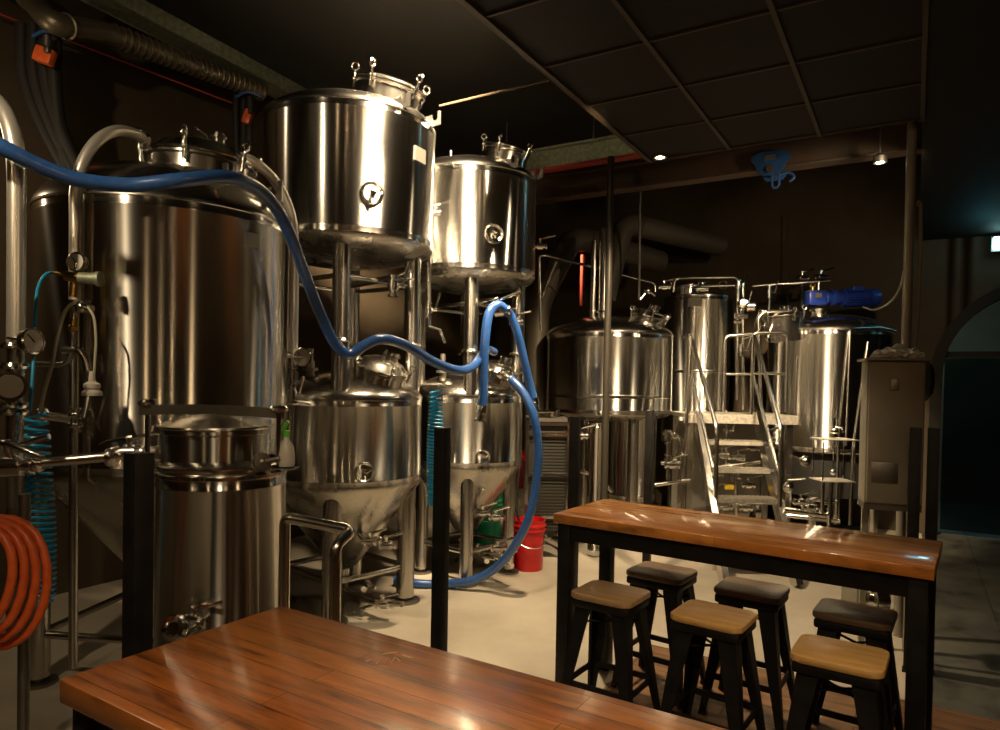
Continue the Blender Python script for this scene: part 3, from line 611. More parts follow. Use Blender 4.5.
# cable to the motor and looped tube rails at the tank front
o = MB().tube(smooth([at(863,307,Y=7.6), at(874,310,Y=7.3), at(888,304,Y=6.5), at(899,290,Y=5.6), at(905,268,Y=5.0)], 8), .010, 8).build('power_cable', 'clear')
tag(o, 'pale cable sagging from the grey post to the blue motor', 'cable')
LR = thing('ladder', 'bent tube ladder rail standing in front of the tank with the blue motor', 'ladder', at(850, 515, Y=6.9))
MB().tube(bend([at(838,446,Y=6.95), at(849,329,Y=6.95), at(882,328,Y=7.2), at(895,332,Y=7.25)], .06), .018, 12).build('rail', 'pipe', LR)
MB().tube(bend([at(846,446,Y=6.8), at(850,332,Y=6.9)], .06), .012, 12).build('rail', 'pipe', LR)
e = at(868,342,Y=6.6); MB().tube([at(853,450,Y=6.5), e], .016, 12).build('rail', 'pipe', LR)
MB().cyl(at(838,446,Y=6.95), at(836,515,Y=6.95), .018).build('post', 'leg', LR); MB().cyl(at(853,450,Y=6.5), at(850,525,Y=6.5), .016).build('post', 'leg', LR)
# wire stand with two small shelves and a tap
ST = thing('sampling_stand', 'small two-shelf steel stand with a tap on top, below the tank with the blue motor', 'stand', at(834, 545, Y=6.2))
for y, w in ((439, .16), (480, .15)):
    c = at(834 if y < 450 else 832, y, Y=6.2); q = MB(); q.box(c, (w*2, .26, .008)); q.build('shelf', 'galvdeck', ST)
for dx in (-.14, .14):
    for dy in (-.10, .10):
        a = at(834,439,Y=6.2); b = at(832,480,Y=6.2); MB().cyl((a.x+dx,a.y+dy,a.z), (a.x+dx,a.y+dy,b.z), .006, seg=8).build('rod', 'fit', ST)
q = MB(); a = at(834,437,Y=6.2); q.cyl(a, a+V((0,0,.05)), .03); q.cyl(a+V((0,0,.04)), a+V((-.01,0,.17)), .014); q.ball(a+V((0,0,.05)), .035); q.tube([a+V((0,0,.09)), a+V((.05,-.05,.09)), a+V((.05,-.06,.05))], .009, 8); q.build('tap', 'fit', ST)
q = MB(); a = at(832,480,Y=6.2); q.tube(bend([a, at(829,516,Y=6.2), at(800,512,Y=6.2), at(784,510,Y=6.2)], .06), .018); q.cyl(at(823,482,Y=6.2), at(822,514,Y=6.2), .016); q.cyl(at(829,514,Y=6.2), (a.x,a.y,0), .022); q.build('stand_pipe', 'pipe', ST)
q = MB(); a = at(833,472,Y=6.15); q.ball(a, .028); q.cyl(at(834,440,Y=6.2), a, .008); q.build('nozzle', 'fit', ST)
q = MB(); 
# outlet tap on the dark skirt
for px, py, lab in ((788, 487, 'lever tap low on the dark pipework left of the small stand'), (805, 461, 'small outlet valve just under the tank with the blue motor')):
    t = thing('lever_tap', lab, 'valve', at(px, py, Y=6.9)); a = at(px, py, Y=6.9)
    q = MB(); q.ball(a, .035); q.lathe([(.04,-.02),(.055,-.01),(.055,.01),(.04,.02)], a, (0,1,0), 20); q.cyl(a, a+V((0,.45,.0)), .022); q.build('tap_body', 'fit', t)
    q = MB(); q.tube([a, a+V((0,0,.07)), a+V((.16,-.02,.09))] if px < 800 else [a, a+V((0,0,.07))], .012, 10); q.build('tap_lever', 'fit', t)

# ------------------------------------------------------------------ platform, stairs and rails
PZ = 1.40
PL = thing('steel_platform', 'raised steel platform at the top of the stairs with tube railing', 'platform', (2.5, 7.3, 0))
q = MB(); q.box((2.45,7.35,PZ-.02), (1.12,.70,.04)); q.box((2.45,7.0,PZ-.05), (1.16,.02,.08)); q.build('deck', 'galvdeck', PL)
for x, y in ((1.95,7.05),(2.96,7.05),(1.95,7.66),(2.96,7.66)): MB().box((x,y,PZ/2-.02), (.06,.06,PZ-.04)).build('leg', 'leg', PL)
def rail(pts, r=.018, par=PL, nm='railing', rd=.06): return MB().tube(bend(pts, rd), r, 12).build(nm, 'pipe', par)
rail([at(724,412,Y=7.1), at(725,336,Y=7.1), at(752,334,Y=7.1)]); rail([at(724,374,Y=7.1), at(751,374,Y=7.1)], .014)
rail([at(752,412,Y=7.08), at(753,333,Y=7.08), at(787,333,Y=7.08), at(786,412,Y=7.08)]); rail([at(752,373,Y=7.08), at(786,374,Y=7.08)], .014)
rail([at(761,408,Y=7.5), at(758,316,Y=7.5), at(768,311,Y=7.5), at(790,311,Y=7.5)]); rail([at(795,412,Y=7.2), at(797,355,Y=7.2)], .014)
SS = thing('steel_stairs', 'open metal stairs with twin tube handrails leading up to the platform', 'stairs', at(745, 545, Y=6.5))
def stair_pt(side, k, up=0):       # k steps down from the deck
    xl = at(700.5,413,Y=7.0).x if side < 0 else at(757,413,Y=7.0).x
    return V((xl - .012*k + (.0), 7.0-.21*k, PZ-.245*k+up))
top_l = at(691,413,Y=7.0); 
for k in range(1, 5):
    a, b = stair_pt(-1,k), stair_pt(1,k); c = (a+b)/2; w = (b-a).length
    q = MB(); q.box(c+V((0,0,-.012)), (w,.20,.006)); q.box(c+V((0,-.10,-.02)), (w,.006,.035)); q.box(c+V((0,.10,-.02)), (w,.006,.035))
    for j in range(14): q.box(c+V((-w/2+w*(j+.5)/14,0,-.004)), (.006,.20,.016))
    q.build('tread', 'galvdeck', SS)
for sd in (-1, 1):
    a, b = stair_pt(sd,0)+V((sd*.02-.02,0,0)), stair_pt(sd,5.4)+V((sd*.02-.02,0,0)); d = (b-a).normalized(); b = a+d*((a.z-.0)/-d.z)
    x = V((1,0,0)); y = d.cross(x).normalized(); q = MB(); q.box((a+b)/2, (.055, (b-a).length, .13), mtx=Matrix((x, d, x.cross(d))).transposed()); q.build('stringer', 'pipe', SS)
for sd, X0, pts in ((-1, 0, ((690,334,7.05),(717,429,6.3),(716,512,6.3))), (1, 0, ((754,334,7.05),(781,430,6.25),(780,516,6.25)))):
    P = [at(a,b,Y=y) for a,b,y in pts]; e = V((P[2].x, P[2].y, 0)); rail([P[0]+V((0,.25,-.02)), P[0], P[1], e], .021, SS, 'handrail', .08)
for pts in (((691,372,7.05),(713,468,6.35)), ((752,372,7.05),(778,470,6.3))):
    rail([at(a,b,Y=y) for a,b,y in pts], .016, SS, 'mid_rail')
for px in (690, 753): a = at(px,334,Y=7.05); MB().cyl((a.x,a.y,PZ-.02), a, .018).build('rail_post', 'pipe', SS)
o = MB().tube([at(691,336,Y=6.98), V((at(681,505,Y=6.9).x, 6.9, 0))], .018).build('leaning_pole', 'pipe'); tag(o, 'thin steel pole leaning at the left side of the stairs', 'pole')
# ------------------------------------------------------------------ process pipes round the platform
def pipes(label, runs, r, base, fits=(), m='pipe', nm='process_pipes', vs=1.0, cat='pipe'):
    t = thing(nm, label, cat, base)
    for k, run in enumerate(runs): MB().tube(bend([at(a,b,Y=y) for a,b,y in run], .07), r, 10).build('pipe_run', m, t)
    for (a,b,y,ax,sd) in fits: valve(t, at(a,b,Y=y), ax, vs, sd)
    return t
Zx = (0,0,1); Xx = (1,0,0)
pipes('overhead steel pipe looping over the narrow tall tank', [[(673,292,8.3),(675,278,8.3),(738,277,8.0),(737,400,8.0)], [(700,286,8.2),(738,285,8.0)]], .018, at(738,400,Y=8.0), [(738,286,7.95,Zx,Xx),(664,287,8.2,Xx,Zx),(702,289,8.2,Xx,Zx)])
pipes('vertical valve pipe between the platform railing and narrow tank', [[(743,283,7.8),(743,410,7.8)], [(743,322,7.8),(734,322,7.8)]], .016, at(743,410,Y=7.8), [(742,304,7.75,Zx,Xx),(741,316,7.75,Xx,Zx),(741,350,7.75,Zx,Xx)])
t = thing('process_valve', 'round pneumatic valve head with dial on the pipe above the platform', 'valve', at(745,310,Y=7.6)); a = at(743,303,Y=7.65)
MB().lathe([(.03,-.05),(.055,-.04),(.06,.03),(.04,.05),(0,.055)], a, (-.2,-1,.1), 24).build('dial_housing', 'fit', t); MB().lathe([(.04,-.06),(.062,-.05),(.062,.03),(.045,.045)], a+V((.11,.03,-.03)), (.9,-.3,0), 24).build('actuator', 'pipe', t)
pipes('long horizontal pipe run high on the wall above the blue motor', [[(752,286,8.2),(830,281,8.0)], [(770,285,8.2),(768,330,8.1)], [(802,283,8.1),(801,306,8.0)], [(819,281,8.0),(817,300,8.0)]], .016, at(768,330,Y=8.1), [(802,278,8.05,Xx,Zx),(821,277,7.95,Xx,Zx),(769,292,8.1,Zx,Xx)])
pipes('bent pipe at the left of the lid of the tank with blue motor', [[(757,340,7.7),(757,316,7.7),(764,311,7.7),(775,313,7.7)], [(768,338,7.5),(772,325,7.5),(777,320,7.5)]], .018, at(757,340,Y=7.7), [(758,326,7.6,Zx,Xx)])
pipes('upright looped pipe with two valves left of the stairs', [[(663,433,6.6),(680,435,6.6),(682,450,6.6),(679,503,6.6)], [(668,430,6.6),(668,480,6.6)], [(661,463,6.6),(682,463,6.6)], [(655,485,6.6),(690,480,6.6)]], .019, at(679,540,Y=6.6), [(668,437,6.55,Zx,Xx),(668,461,6.55,Zx,Xx),(672,465,6.5,Xx,Zx)])
pipes('tangled low pipework and valves under the platform', [[(705,455,7.4),(745,460,7.4)], [(726,410,7.4),(726,470,7.4)], [(700,470,7.3),(760,462,7.3)], [(735,470,7.3),(737,520,7.3)], [(706,500,7.3),(776,503,7.3)], [(715,448,7.5),(760,440,7.5),(775,440,7.5)]], .02, at(735,530,Y=7.3),
      [(733,478,7.2,Zx,Xx),(748,485,7.2,Xx,Zx),(722,455,7.3,Xx,Zx),(738,457,7.3,Xx,Zx),(752,448,7.3,Xx,Zx),(726,430,7.3,Zx,Xx),(716,474,7.2,Xx,Zx),(764,438,7.3,Xx,Zx),(745,508,7.2,Xx,Zx),(725,507,7.2,Xx,Zx)])
pipes('floor-level steel pipes right of the stairs', [[(782,508,6.7),(826,516,6.5)], [(785,515,6.8),(840,521,6.6)], [(800,505,6.9),(815,498,6.9),(830,503,6.9)]], .022, at(800,530,Y=6.7), [(810,508,6.6,Xx,Zx),(822,512,6.5,Xx,Zx),(801,502,6.8,Xx,Zx)])
q = MB(); a = at(729,487,Y=7.05); q.box(a, (.09,.06,.05), bev=.012); o = q.build('yellow_tag', 'yellow'); tag(o, 'small yellow plastic block hanging among the pipes under the stairs', 'tag')
o = MB().tube(smooth([a, at(722,484,Y=7.05), at(714,490,Y=7.05), at(711,503,Y=7.1)], 6), .009, 8).build('cable_tail', 'clear', o)
PU = thing('transfer_pump', 'dark pump under the platform behind the stair treads', 'pump', at(740, 540, Y=7.5)); a = at(735, 503, Y=7.6)
q = MB(); q.lathe([(.10,-.2),(.11,-.19),(.11,.12),(.07,.15)], (a.x,a.y,.32), (1,.1,0), 28); q.build('pump_motor', 'dull', PU); q = MB(); q.lathe([(.06,0),(.14,.01),(.14,.07),(.05,.09)], (a.x+.16,a.y,.32), (1,.1,0), 28); q.build('pump_head', 'fit', PU)
q = MB(); q.box((a.x,a.y,.10), (.5,.25,.2)); q.build('pump_base', 'rubber', PU)
# dark cladding under the tall tanks
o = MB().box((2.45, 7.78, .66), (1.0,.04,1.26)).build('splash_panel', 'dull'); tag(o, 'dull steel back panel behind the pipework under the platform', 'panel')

# grey rack left of the wide tank, with wire shelves
RK = thing('wire_rack', 'grey metal rack with meshed side and rails behind the red bucket', 'rack', at(548, 540, Y=6.5))
x0, x1 = at(527,470,Y=6.5).x, at(568,470,Y=6.5).x; zt = at(545,418,Y=6.5).z; rx = (x0+x1)/2
for x in (x0, x1):
    for y in (6.5, 6.92): MB().box((x,y,zt/2), (.03,.03,zt)).build('post', 'pipe', RK)
for py in (424, 435, 475, 517):
    z = at(548,py,Y=6.5).z; MB().box((rx,6.5,z), (x1-x0,.025,.03)).build('rail', 'pipe', RK); MB().box((rx,6.92,z), (x1-x0,.025,.03)).build('rail', 'pipe', RK)
q = MB()
for j in range(34): q.box((rx,6.52,.30+j*(zt-.34)/34), (x1-x0-.03,.006,.012))
q.box((rx,6.54,(zt+.3)/2), (x1-x0-.03,.004,zt-.3)); q.build('louvre_panel', 'louvre', RK)
q = MB(); q.box((rx,6.71,zt-.02), (x1-x0,.45,.03)); q.build('shelf', 'dull', RK)
t = thing('steel_pot', 'small steel pot on top of the grey metal rack', 'pot', (rx-.02,6.68,zt))
MB().lathe([(.10,.0),(.12,.01),(.12,.05),(.125,.055),(.05,.075),(0,.08)], (rx-.05,6.68,zt-.004), (0,0,1), 28, False).build('bowl', 'fit', t); MB().cyl((rx+.10,6.68,zt), (rx+.10,6.68,zt+.07), .02).build('knob', 'fit', t)
pipes('short brass-toned pipe stub left of the wide tank, under it', [[(566,437,6.8),(600,436,7.1)], [(575,470,6.9),(598,476,7.0),(612,492,7.0)]], .018, at(590,500,Y=7.0), [(580,436,6.5,Xx,Zx)])
b = at(596, 500, Y=6.75); o = MB().lathe(shell_prof(.075, .02, 1.3), (b.x,b.y,0), (0,0,1), 40).build('water_filter', 'shell'); tag(o, 'slim upright steel cylinder between the dark post and wide tank', 'cylinder')

# ------------------------------------------------------------------ buckets
def bucket(name, label, c, r, h, mt_, handle=True, group=None):
    t = thing(name, label, 'bucket', c)
    MB().lathe([(0,0),(r*.86,0),(r*.88,.01),(r*.96,h*.78),(r*1.04,h*.79),(r*1.04,h*.82),(r*.97,h*.83),(r*.98,h*.88),(r*1.05,h*.885),(r*1.05,h*.91),(r,h*.92),(r,h*.98),(r*1.03,h),(r*.96,h),(r*.84,.02),(0,.02)], c, (0,0,1), 48, False).build('body', mt_, t)
    if handle:
        C = V(c); q = MB(); q.tube(smooth([C+V((-r*.98,-r*.3,h*.72)), C+V((-r*.75,-r*.85,h*.60)), C+V((0,-r*1.15,h*.50)), C+V((r*.7,-r*.95,h*.52)), C+V((r*1.0,-r*.2,h*.72))], 6), .005, 8); q.build('wire_handle', 'fit', t)
    return t
rb = at(528, 566, Y=6.25)
bucket('bucket', 'bright red plastic bucket with wire handle on the floor by the blue hose', (rb.x, rb.y, 0), .150, .45, 'redpl')
g = at(485, 540, Y=7.0); o = bucket('bucket', 'green plastic bucket seen behind the smaller fermenter leg', (g.x, g.y, 0.08), .17, .46, 'greenpl')
kg = at(521, 540, Y=7.05); t = thing('drum', 'pale ribbed drum behind the red bucket', 'drum', (kg.x, kg.y, 0))
MB().lathe([(0,.0),(.15,0),(.16,.02),(.15,.06),(.15,.2),(.16,.22),(.15,.24),(.15,.4),(.16,.42),(.15,.44),(.15,.62),(0,.62)], (kg.x,kg.y,0), (0,0,1), 40, False).build('body', 'whitepl', t)
bucket('bucket', 'dark red bucket resting on the pale drum beside the smaller fermenter', (kg.x+.01, kg.y, .62), .15, .36, 'redpl', False)
o = MB().box((g.x-.0, g.y+.05, .04), (.8,.5,.08)).build('pallet', 'dull'); tag(o, 'low dark pallet under the green bucket', 'pallet')
o = MB().tube(smooth([at(519,470,Y=6.3), at(516,500,Y=6.25), at(519,522,Y=6.2), at(521,545,Y=6.2)], 6), .012, 10).build('drain_tube', 'rubber'); tag(o, 'black drain tube dipping into the bright red bucket', 'tube')

# ------------------------------------------------------------------ overhead ducts, trays, beams, hoist
def duct(label, pts, r, m, nm='air_duct', ribs=0, rd=.3):
    t = thing(nm, label, 'duct', pts[0]); P = bend(pts, rd, 8); MB().tube(P, r, 24).build('duct_run', m, t)
    for k in range(1, len(pts)-1):
        q = MB(); d = (V(pts[k+1])-V(pts[k])).normalized(); q.ring(V(pts[k])+d*min(rd, .45*(V(pts[k+1])-V(pts[k])).length), d, r*1.02, .012, 32, 6); q.build('duct_collar', m, t)
    q = MB()
    if ribs:
        a, b = V(pts[-2]), V(pts[-1])
        for k in range(ribs): q.ring(a+(b-a)*(k+.5)/ribs, b-a, r*1.015, .008, 32, 6)
    if q.v: q.build('wire_ribs', m, t)
    return t
duct('thick dark duct slanting down behind the smaller upper tank', [at(536,470,Y=7.9), at(537,305,Y=7.9), at(572,236,Y=8.1), at(660,262,Y=8.9)], .14, 'ductdark', rd=.22)
duct('dark duct elbow above the wide tank running right to the back wall', [at(604,300,Y=8.0), at(624,222,Y=8.2), at(720,246,Y=8.9)], .13, 'ductdark', rd=.2)
duct('foil-wrapped flexible duct under the tray at upper left', [at(-20,-30,Y=4.6), at(25,-8,Y=4.7), at(52,24,Y=4.42), at(110,34,Y=4.9), at(262,92,Y=6.0)], .072, 'duct', 'flexible_duct', ribs=26, rd=.12)
a, b = at(60,-20,Y=4.55), at(300,104,Y=6.4); d = (b-a).normalized(); q = MB(); x = d; y = V((0,0,1)).cross(d).normalized()
L = (b-a).length; mt2 = Matrix((x, y, x.cross(y))).transposed()
q.box((a+b)/2, (L,.20,.012), mtx=mt2); q.box((a+b)/2-y*.10+V((0,0,.05)), (L,.008,.12), mtx=mt2); q.box((a+b)/2+y*.10+V((0,0,.05)), (L,.008,.12), mtx=mt2)
o = q.build('cable_tray', 'galv'); tag(o, 'galvanised cable tray running diagonally at the upper left corner', 'tray')
o = MB().tube([at(-10,10,Y=4.7), at(240,106,Y=6.2)], .008, 10).build('conduit_pipe', 'redpipe'); tag(o, 'thin red-brown pipe slanting down along the left wall', 'pipe')
# black cable drops with orange connectors
for cx, w, y0, y1, Y, lab, ox, oy in ((42, 1, 30, 300, 4.65, 'thick black cable bundle dropping behind the largest fermenter at far left', 45, 56), (243, .8, 92, 240, 5.9, 'black cable bundle left of the brightest upper tank', 248, 117)):
    t = thing('cable_bundle', lab, 'cable', at(cx, y1, Y=Y))
    for k, (dx0, dx1) in enumerate(((-20,30),(-8,38),(4,44),(14,30)) if w == 1 else ((-7,-5),(1,0),(7,5))):
        MB().tube(smooth([at(cx+dx0,y0-6,Y=Y), at(cx+dx0*.9,y0+45,Y=Y), at(cx+dx0*.5+dx1*.35,y0+95 if w == 1 else (y0+y1)/2-15,Y=Y), at(cx+dx1,y1-120 if w == 1 else y1-60,Y=Y), at(cx+dx1+(40 if w == 1 else 6),y1-60 if w == 1 else y1,Y=Y)], 6), .042 if w == 1 else .03, 12).build('cable', 'rubber', t)
    o = thing('socket_connector', 'orange cable connector '+('near the top left corner' if w == 1 else 'high beside the brightest upper tank'), 'connector', at(ox, oy, Y=Y-.1))
    q = MB(); q.box(at(ox,oy,Y=Y-.12), (.12,.07,.10) if w == 1 else (.07,.06,.12), mtx=Matrix.Rotation(R_(18), 4, 'Y'), bev=.012); q.build('housing', 'orange', o)
    q = MB(); q.box(at(ox+3,oy-6,Y=Y-.16), (.035,.05,.045), bev=.008); q.cyl(at(ox+2,oy-8,Y=Y-.12), at(ox+2,oy-20,Y=Y-.12), .025); q.build('plug', 'dull' if w == 1 else 'rubber', o)
    q = MB(); q.tube(smooth([at(ox-12,oy-20,Y=Y-.08), at(ox,oy-25,Y=Y-.1), at(ox+14,oy-20,Y=Y-.08)], 5), .012, 8); q.build('strap', 'hoist', o)
# I-beams
def ibeam(name, label, u0, u1, v, z0, h, w, mw, mf, hangers=()):
    t = thing(name, label, 'beam', uv((u0+u1)/2, v, z0)); c = uv((u0+u1)/2, v, 0)
    MB().box(c+V((0,0,z0+h/2)), (u1-u0, .02, h-.02), AZ).build('web', mw, t)
    MB().box(c+V((0,0,z0+.01)), (u1-u0, w, .02), AZ).build('flange', mf, t); MB().box(c+V((0,0,z0+h-.01)), (u1-u0, w, .02), AZ).build('flange', mw, t)
    for uu in hangers: MB().cyl(uv(uu, v, z0+h), uv(uu, v, 4.6), .008, seg=8).build('hanger_rod', 'dull', t)
    return t
ibeam('support_beam', 'green-grey steel beam with a red lower flange left of the ceiling panels', -3.6, -1.0, 6.15, 3.80, .22, .12, 'galv', 'redpipe', (-2.7, -2.4, -1.3))
ibeam('hoist_beam', 'long brown overhead beam carrying the blue hoist trolley', -4.6, 0.0, 6.7, 3.66, .26, .16, 'brownbeam', 'brownbeam', (-4, -2))
hp = at(770, 176, Y=0.1); 
ru = None
hu = -.0
# find where the pixel's ray meets the beam's vertical plane
d = ray(770, 172); tt = (6.7-.10)/(d.x*VA.x+d.y*VA.y); hc = V((0,0,H))+d*tt
HT = thing('hoist_trolley', 'blue hoist trolley with a hook eye clamped on the overhead brown beam', 'hoist', (hc.x, hc.y, 3.4))
zc = 3.715
for s2 in (-.0, .20):
    q = MB(); cc2 = V((hc.x, hc.y, zc))+VA*s2
    q.prism([(-.17,.03),(-.155,.07),(-.09,.10),(.09,.10),(.155,.075),(.17,.03),(.14,-.01),(.12,-.06),(.075,-.115),(-.06,-.115),(-.115,-.06),(-.13,-.01)], cc2, UA, (0,0,1), .02); q.build('side_plate', 'hoist', HT)
    for uu in (-.11, .11): q = MB(); q.cyl(cc2+UA*uu+V((0,0,.06))+VA*(.012 if s2 == 0 else -.012), cc2+UA*uu+V((0,0,.06))+VA*(.05 if s2 == 0 else -.05), .04, seg=20); q.build('wheel', 'dull', HT)
q = MB(); q.box(V((hc.x,hc.y,zc+.04))-VA*.014, (.09,.005,.045), AZ); q.build('rating_plate', 'sign', HT)
q = MB(); q.cyl(V((hc.x,hc.y,zc-.065))-VA*.03, V((hc.x,hc.y,zc-.065))+VA*.24, .03); q.build('cross_bar', 'brownbeam', HT)
e = V((hc.x,hc.y,zc-.09))+UA*.04+VA*.05; q = MB(); q.tube([e+V((0,0,0))-UA*.03, e-UA*.03-V((0,0,.11)), e-UA*.015-V((0,0,.13)), e+UA*.015-V((0,0,.13)), e+UA*.03-V((0,0,.11)), e+UA*.03], .012, 8); q.build('hook_eye', 'hoist', HT)
q = MB(); q.tube(smooth([e-UA*.02+VA*.12+V((0,0,.0)), e+UA*.08+VA*.12+V((0,0,.03)), e+UA*.14+VA*.12-V((0,0,.02)), e+UA*.10+VA*.12-V((0,0,.06))], 5), .012, 8); q.build('side_hook', 'hoist', HT)
# columns and poles
d = ray(909, 240); tt = 5.45/(d.x*VA.x+d.y*VA.y); pc = V((0,0,H))+d*tt
o = MB().cyl((pc.x,pc.y,0), (pc.x,pc.y,4.6), .03, seg=24).build('support_pole', 'cab'); tag(o, 'tall grey round post behind the grey cabinet, up to the ceiling', 'post')
o = MB().tube(smooth([V((pc.x+.05,pc.y,2.95)), V((pc.x+.075,pc.y,2.9)), V((pc.x+.075,pc.y,2.2)), V((pc.x+.05,pc.y,1.9))], 6), .012, 10).build('conduit_pipe', 'cab'); tag(o, 'thin pale conduit fixed to the right of the tall grey post', 'conduit')
pp = at(606, 400, Y=6.45); o = MB().cyl((pp.x,pp.y,0), (pp.x,pp.y,3.80), .033, seg=20).build('support_pole', 'poledark'); tag(o, 'slim dark pole in front of the wide tank under the green-grey beam', 'post')
# thin pipe run on hangers from the stacked tanks to the back
t = pipes('thin steel pipe hung from left to right above the wide tank', [[(541,330,7.4),(539,256,7.4),(545,255,7.4),(596,268,7.9),(655,283,8.2),(655,292,8.2)], [(541,300,7.4),(556,262,7.4)]], .016, at(541,330,Y=7.4))
MB().tube([at(641,100,Y=7.7), at(639,300,Y=7.7)], .014, 8).build('conduit_pipe', 'dull', t)
o = MB().tube([at(583,255,Y=8.4), at(582,306,Y=8.4)], .03, 10).build('red_pipe', 'redpipe'); tag(o, 'short upright red pipe behind the wide tank', 'pipe')
q = MB(); o = MB().tube([at(788,214,Y=8.6), at(787,302,Y=8.6)], .006, 8).build('cord', 'rubber'); tag(o, 'thin dark cord hanging down the back wall left of the blue motor', 'cord')
# ------------------------------------------------------------------ control cabinet
q0 = at(889, 500, Y=4.42); CB = thing('control_cabinet', 'grey steel control cabinet on a stand at the right end of the table', 'cabinet', (q0.x, q0.y, 0), AZ*.6)
zt, zb = at(889,361,Y=4.42).z, at(889,502,Y=4.42).z; w = .325
MB().box((0,0,(zt+zb)/2), (w,.22,zt-zb), bev=.008).build('box_body', 'cab', CB, local=True)
MB().box((0,-.117,(zt+zb)/2), (w-.02,.018,zt-zb-.02), bev=.005).build('door', 'cab', CB, local=True)
MB().box((0,-.01,zt+.006), (w+.05,.29,.014), bev=.004).build('roof_plate', 'cab', CB, local=True)
MB().box((-.01,-.129,zt-.15), (.05,.016,.075), bev=.006).build('latch', 'sign', CB, local=True)
MB().box((-.055,-.129,zb+.20), (.15,.012,.13), bev=.006).build('screen', 'dull', CB, local=True)
for x in (-.13,.13): MB().box((x,.05,zb/2), (.035,.035,zb)).build('leg', 'cab', CB, local=True)
MB().box((0,0,zb-.02), (w,.20,.04)).build('cable_gland', 'dull', CB, local=True)
q = MB(); random.seed(3)
for (dx, dy, r, h) in ((-.06,-.03,.085,.05),(.05,.0,.10,.07),(.12,-.04,.06,.04),(.0,.04,.10,.06)):
    bm = bmesh.new(); bmesh.ops.create_icosphere(bm, subdivisions=3, radius=1)
    vs = [V((w_.co.x*r*(1+random.uniform(-.25,.25)), w_.co.y*r*(1+random.uniform(-.25,.25)), max(w_.co.z, -.1)*h*(1+random.uniform(-.4,.4)))) + V((dx,dy,0)) for w_ in bm.verts]
    q.add([V((q0.x,q0.y,zt+.022))+w_ for w_ in vs], [[x.index for x in f_.verts] for f_ in bm.faces]); bm.free()
o = q.build('crumpled_film', 'paper', angle=5); tag(o, 'crumpled pale plastic film lying on top of the grey cabinet', 'film')
o = MB().lathe([(.13,0),(.14,.02),(.14,.10),(.10,.13)], at(919,362,Y=4.62)+V((0,.1,-.12)), (1,-.4,0), 32).build('cable_reel', 'rubber'); tag(o, 'black round reel on the right side of the grey cabinet', 'reel')
# pale bin behind the cabinet, and a bright fitting
bn = at(885, 545, Y=5.3)
t = thing('floor_pump', 'small steel pump housing on the floor under the table right end', 'pump', (at(876,600,Y=5.0).x, 5.0, 0)); a = at(876, 588, Y=5.0)
MB().lathe([(.05,-.08),(.09,-.06),(.10,0),(.09,.04),(.04,.06),(0,.065)], (a.x,a.y,.16), (-.2,-1,.2), 28).build('pump_head', 'fit', t); MB().box((a.x,a.y+.14,.14), (.26,.24,.28), bev=.02).build('pump_body', 'cab', t)

# ------------------------------------------------------------------ fence posts
PH = 1.465; uF = UA.dot(V((-.28,3.4,0)))
labs = ['nearest black square post, left, by the small lidded tank', 'black square post in front of the smaller fermenter', 'black square post rising behind the left end of the far table', 'black square post in front of the wide tank right side', ]
base = V((-.28,3.4,0)); st = V((.515,.857,0))*1.554
for k, lab in enumerate(labs):
    p = base+st*(k-1) if k != 0 else base-st*1.0; 
    t = thing('fence_post', lab, 'post', (p.x,p.y,0), AZ, 'black square fence posts')
    MB().box((0,0,PH/2), (.062,.062,PH), bev=.003).build('post_shaft', 'black', t, local=True); MB().box((0,0,.006), (.14,.14,.012)).build('base_plate', 'black', t, local=True)
for px, lab in ((911, 'left one of two black posts standing close together beside the grey cabinet'), (929, 'right one of two black posts, nearest the arched door')):
    p = at(px, 600, Y=4.12); t = thing('fence_post', lab, 'post', (p.x,p.y,0), AZ, 'black square fence posts')
    MB().box((0,0,PH/2), (.062,.062,PH), bev=.003).build('post_shaft', 'black', t, local=True); MB().box((0,0,.006), (.075,.075,.012)).build('base_plate', 'black', t, local=True)
p = at(920,500,Y=4.2); o = MB().cyl((p.x,p.y+.05,0), (p.x,p.y+.05,1.38), .018).build('glass_clamp_bar', 'brass'); tag(o, 'shiny brass-toned bar between the two close black posts', 'bar')
# ------------------------------------------------------------------ tables
def table(name, label, corner, ang, L, W, Zt, m, th=.05, leg=.07):
    """corner = near-left top corner; local x along the length"""
    t = thing(name, label, 'table', (corner.x, corner.y, 0), ang)
    o = MB().box((0,0,0), (L,W,th), bev=.006).build('tabletop', m, t, local=True); o.location = (L/2,W/2,Zt-th/2)
    i = .02
    for x in (i+leg/2, L-i-leg/2):
        for y in (i+leg/2, W-i-leg/2): MB().box((x,y,(Zt-th)/2), (leg,leg,Zt-th), bev=.003).build('leg', 'black', t, local=True)
    for y in (i+leg/2, W-i-leg/2): MB().box((L/2,y,Zt-th-.045), (L-2*i-2*leg,.04,.09)).build('apron', 'black', t, local=True)
    for x in (i+leg/2, L-i-leg/2): MB().box((x,W/2,Zt-th-.045), (.04,W-2*i-2*leg,.09)).build('apron', 'black', t, local=True)
    return t
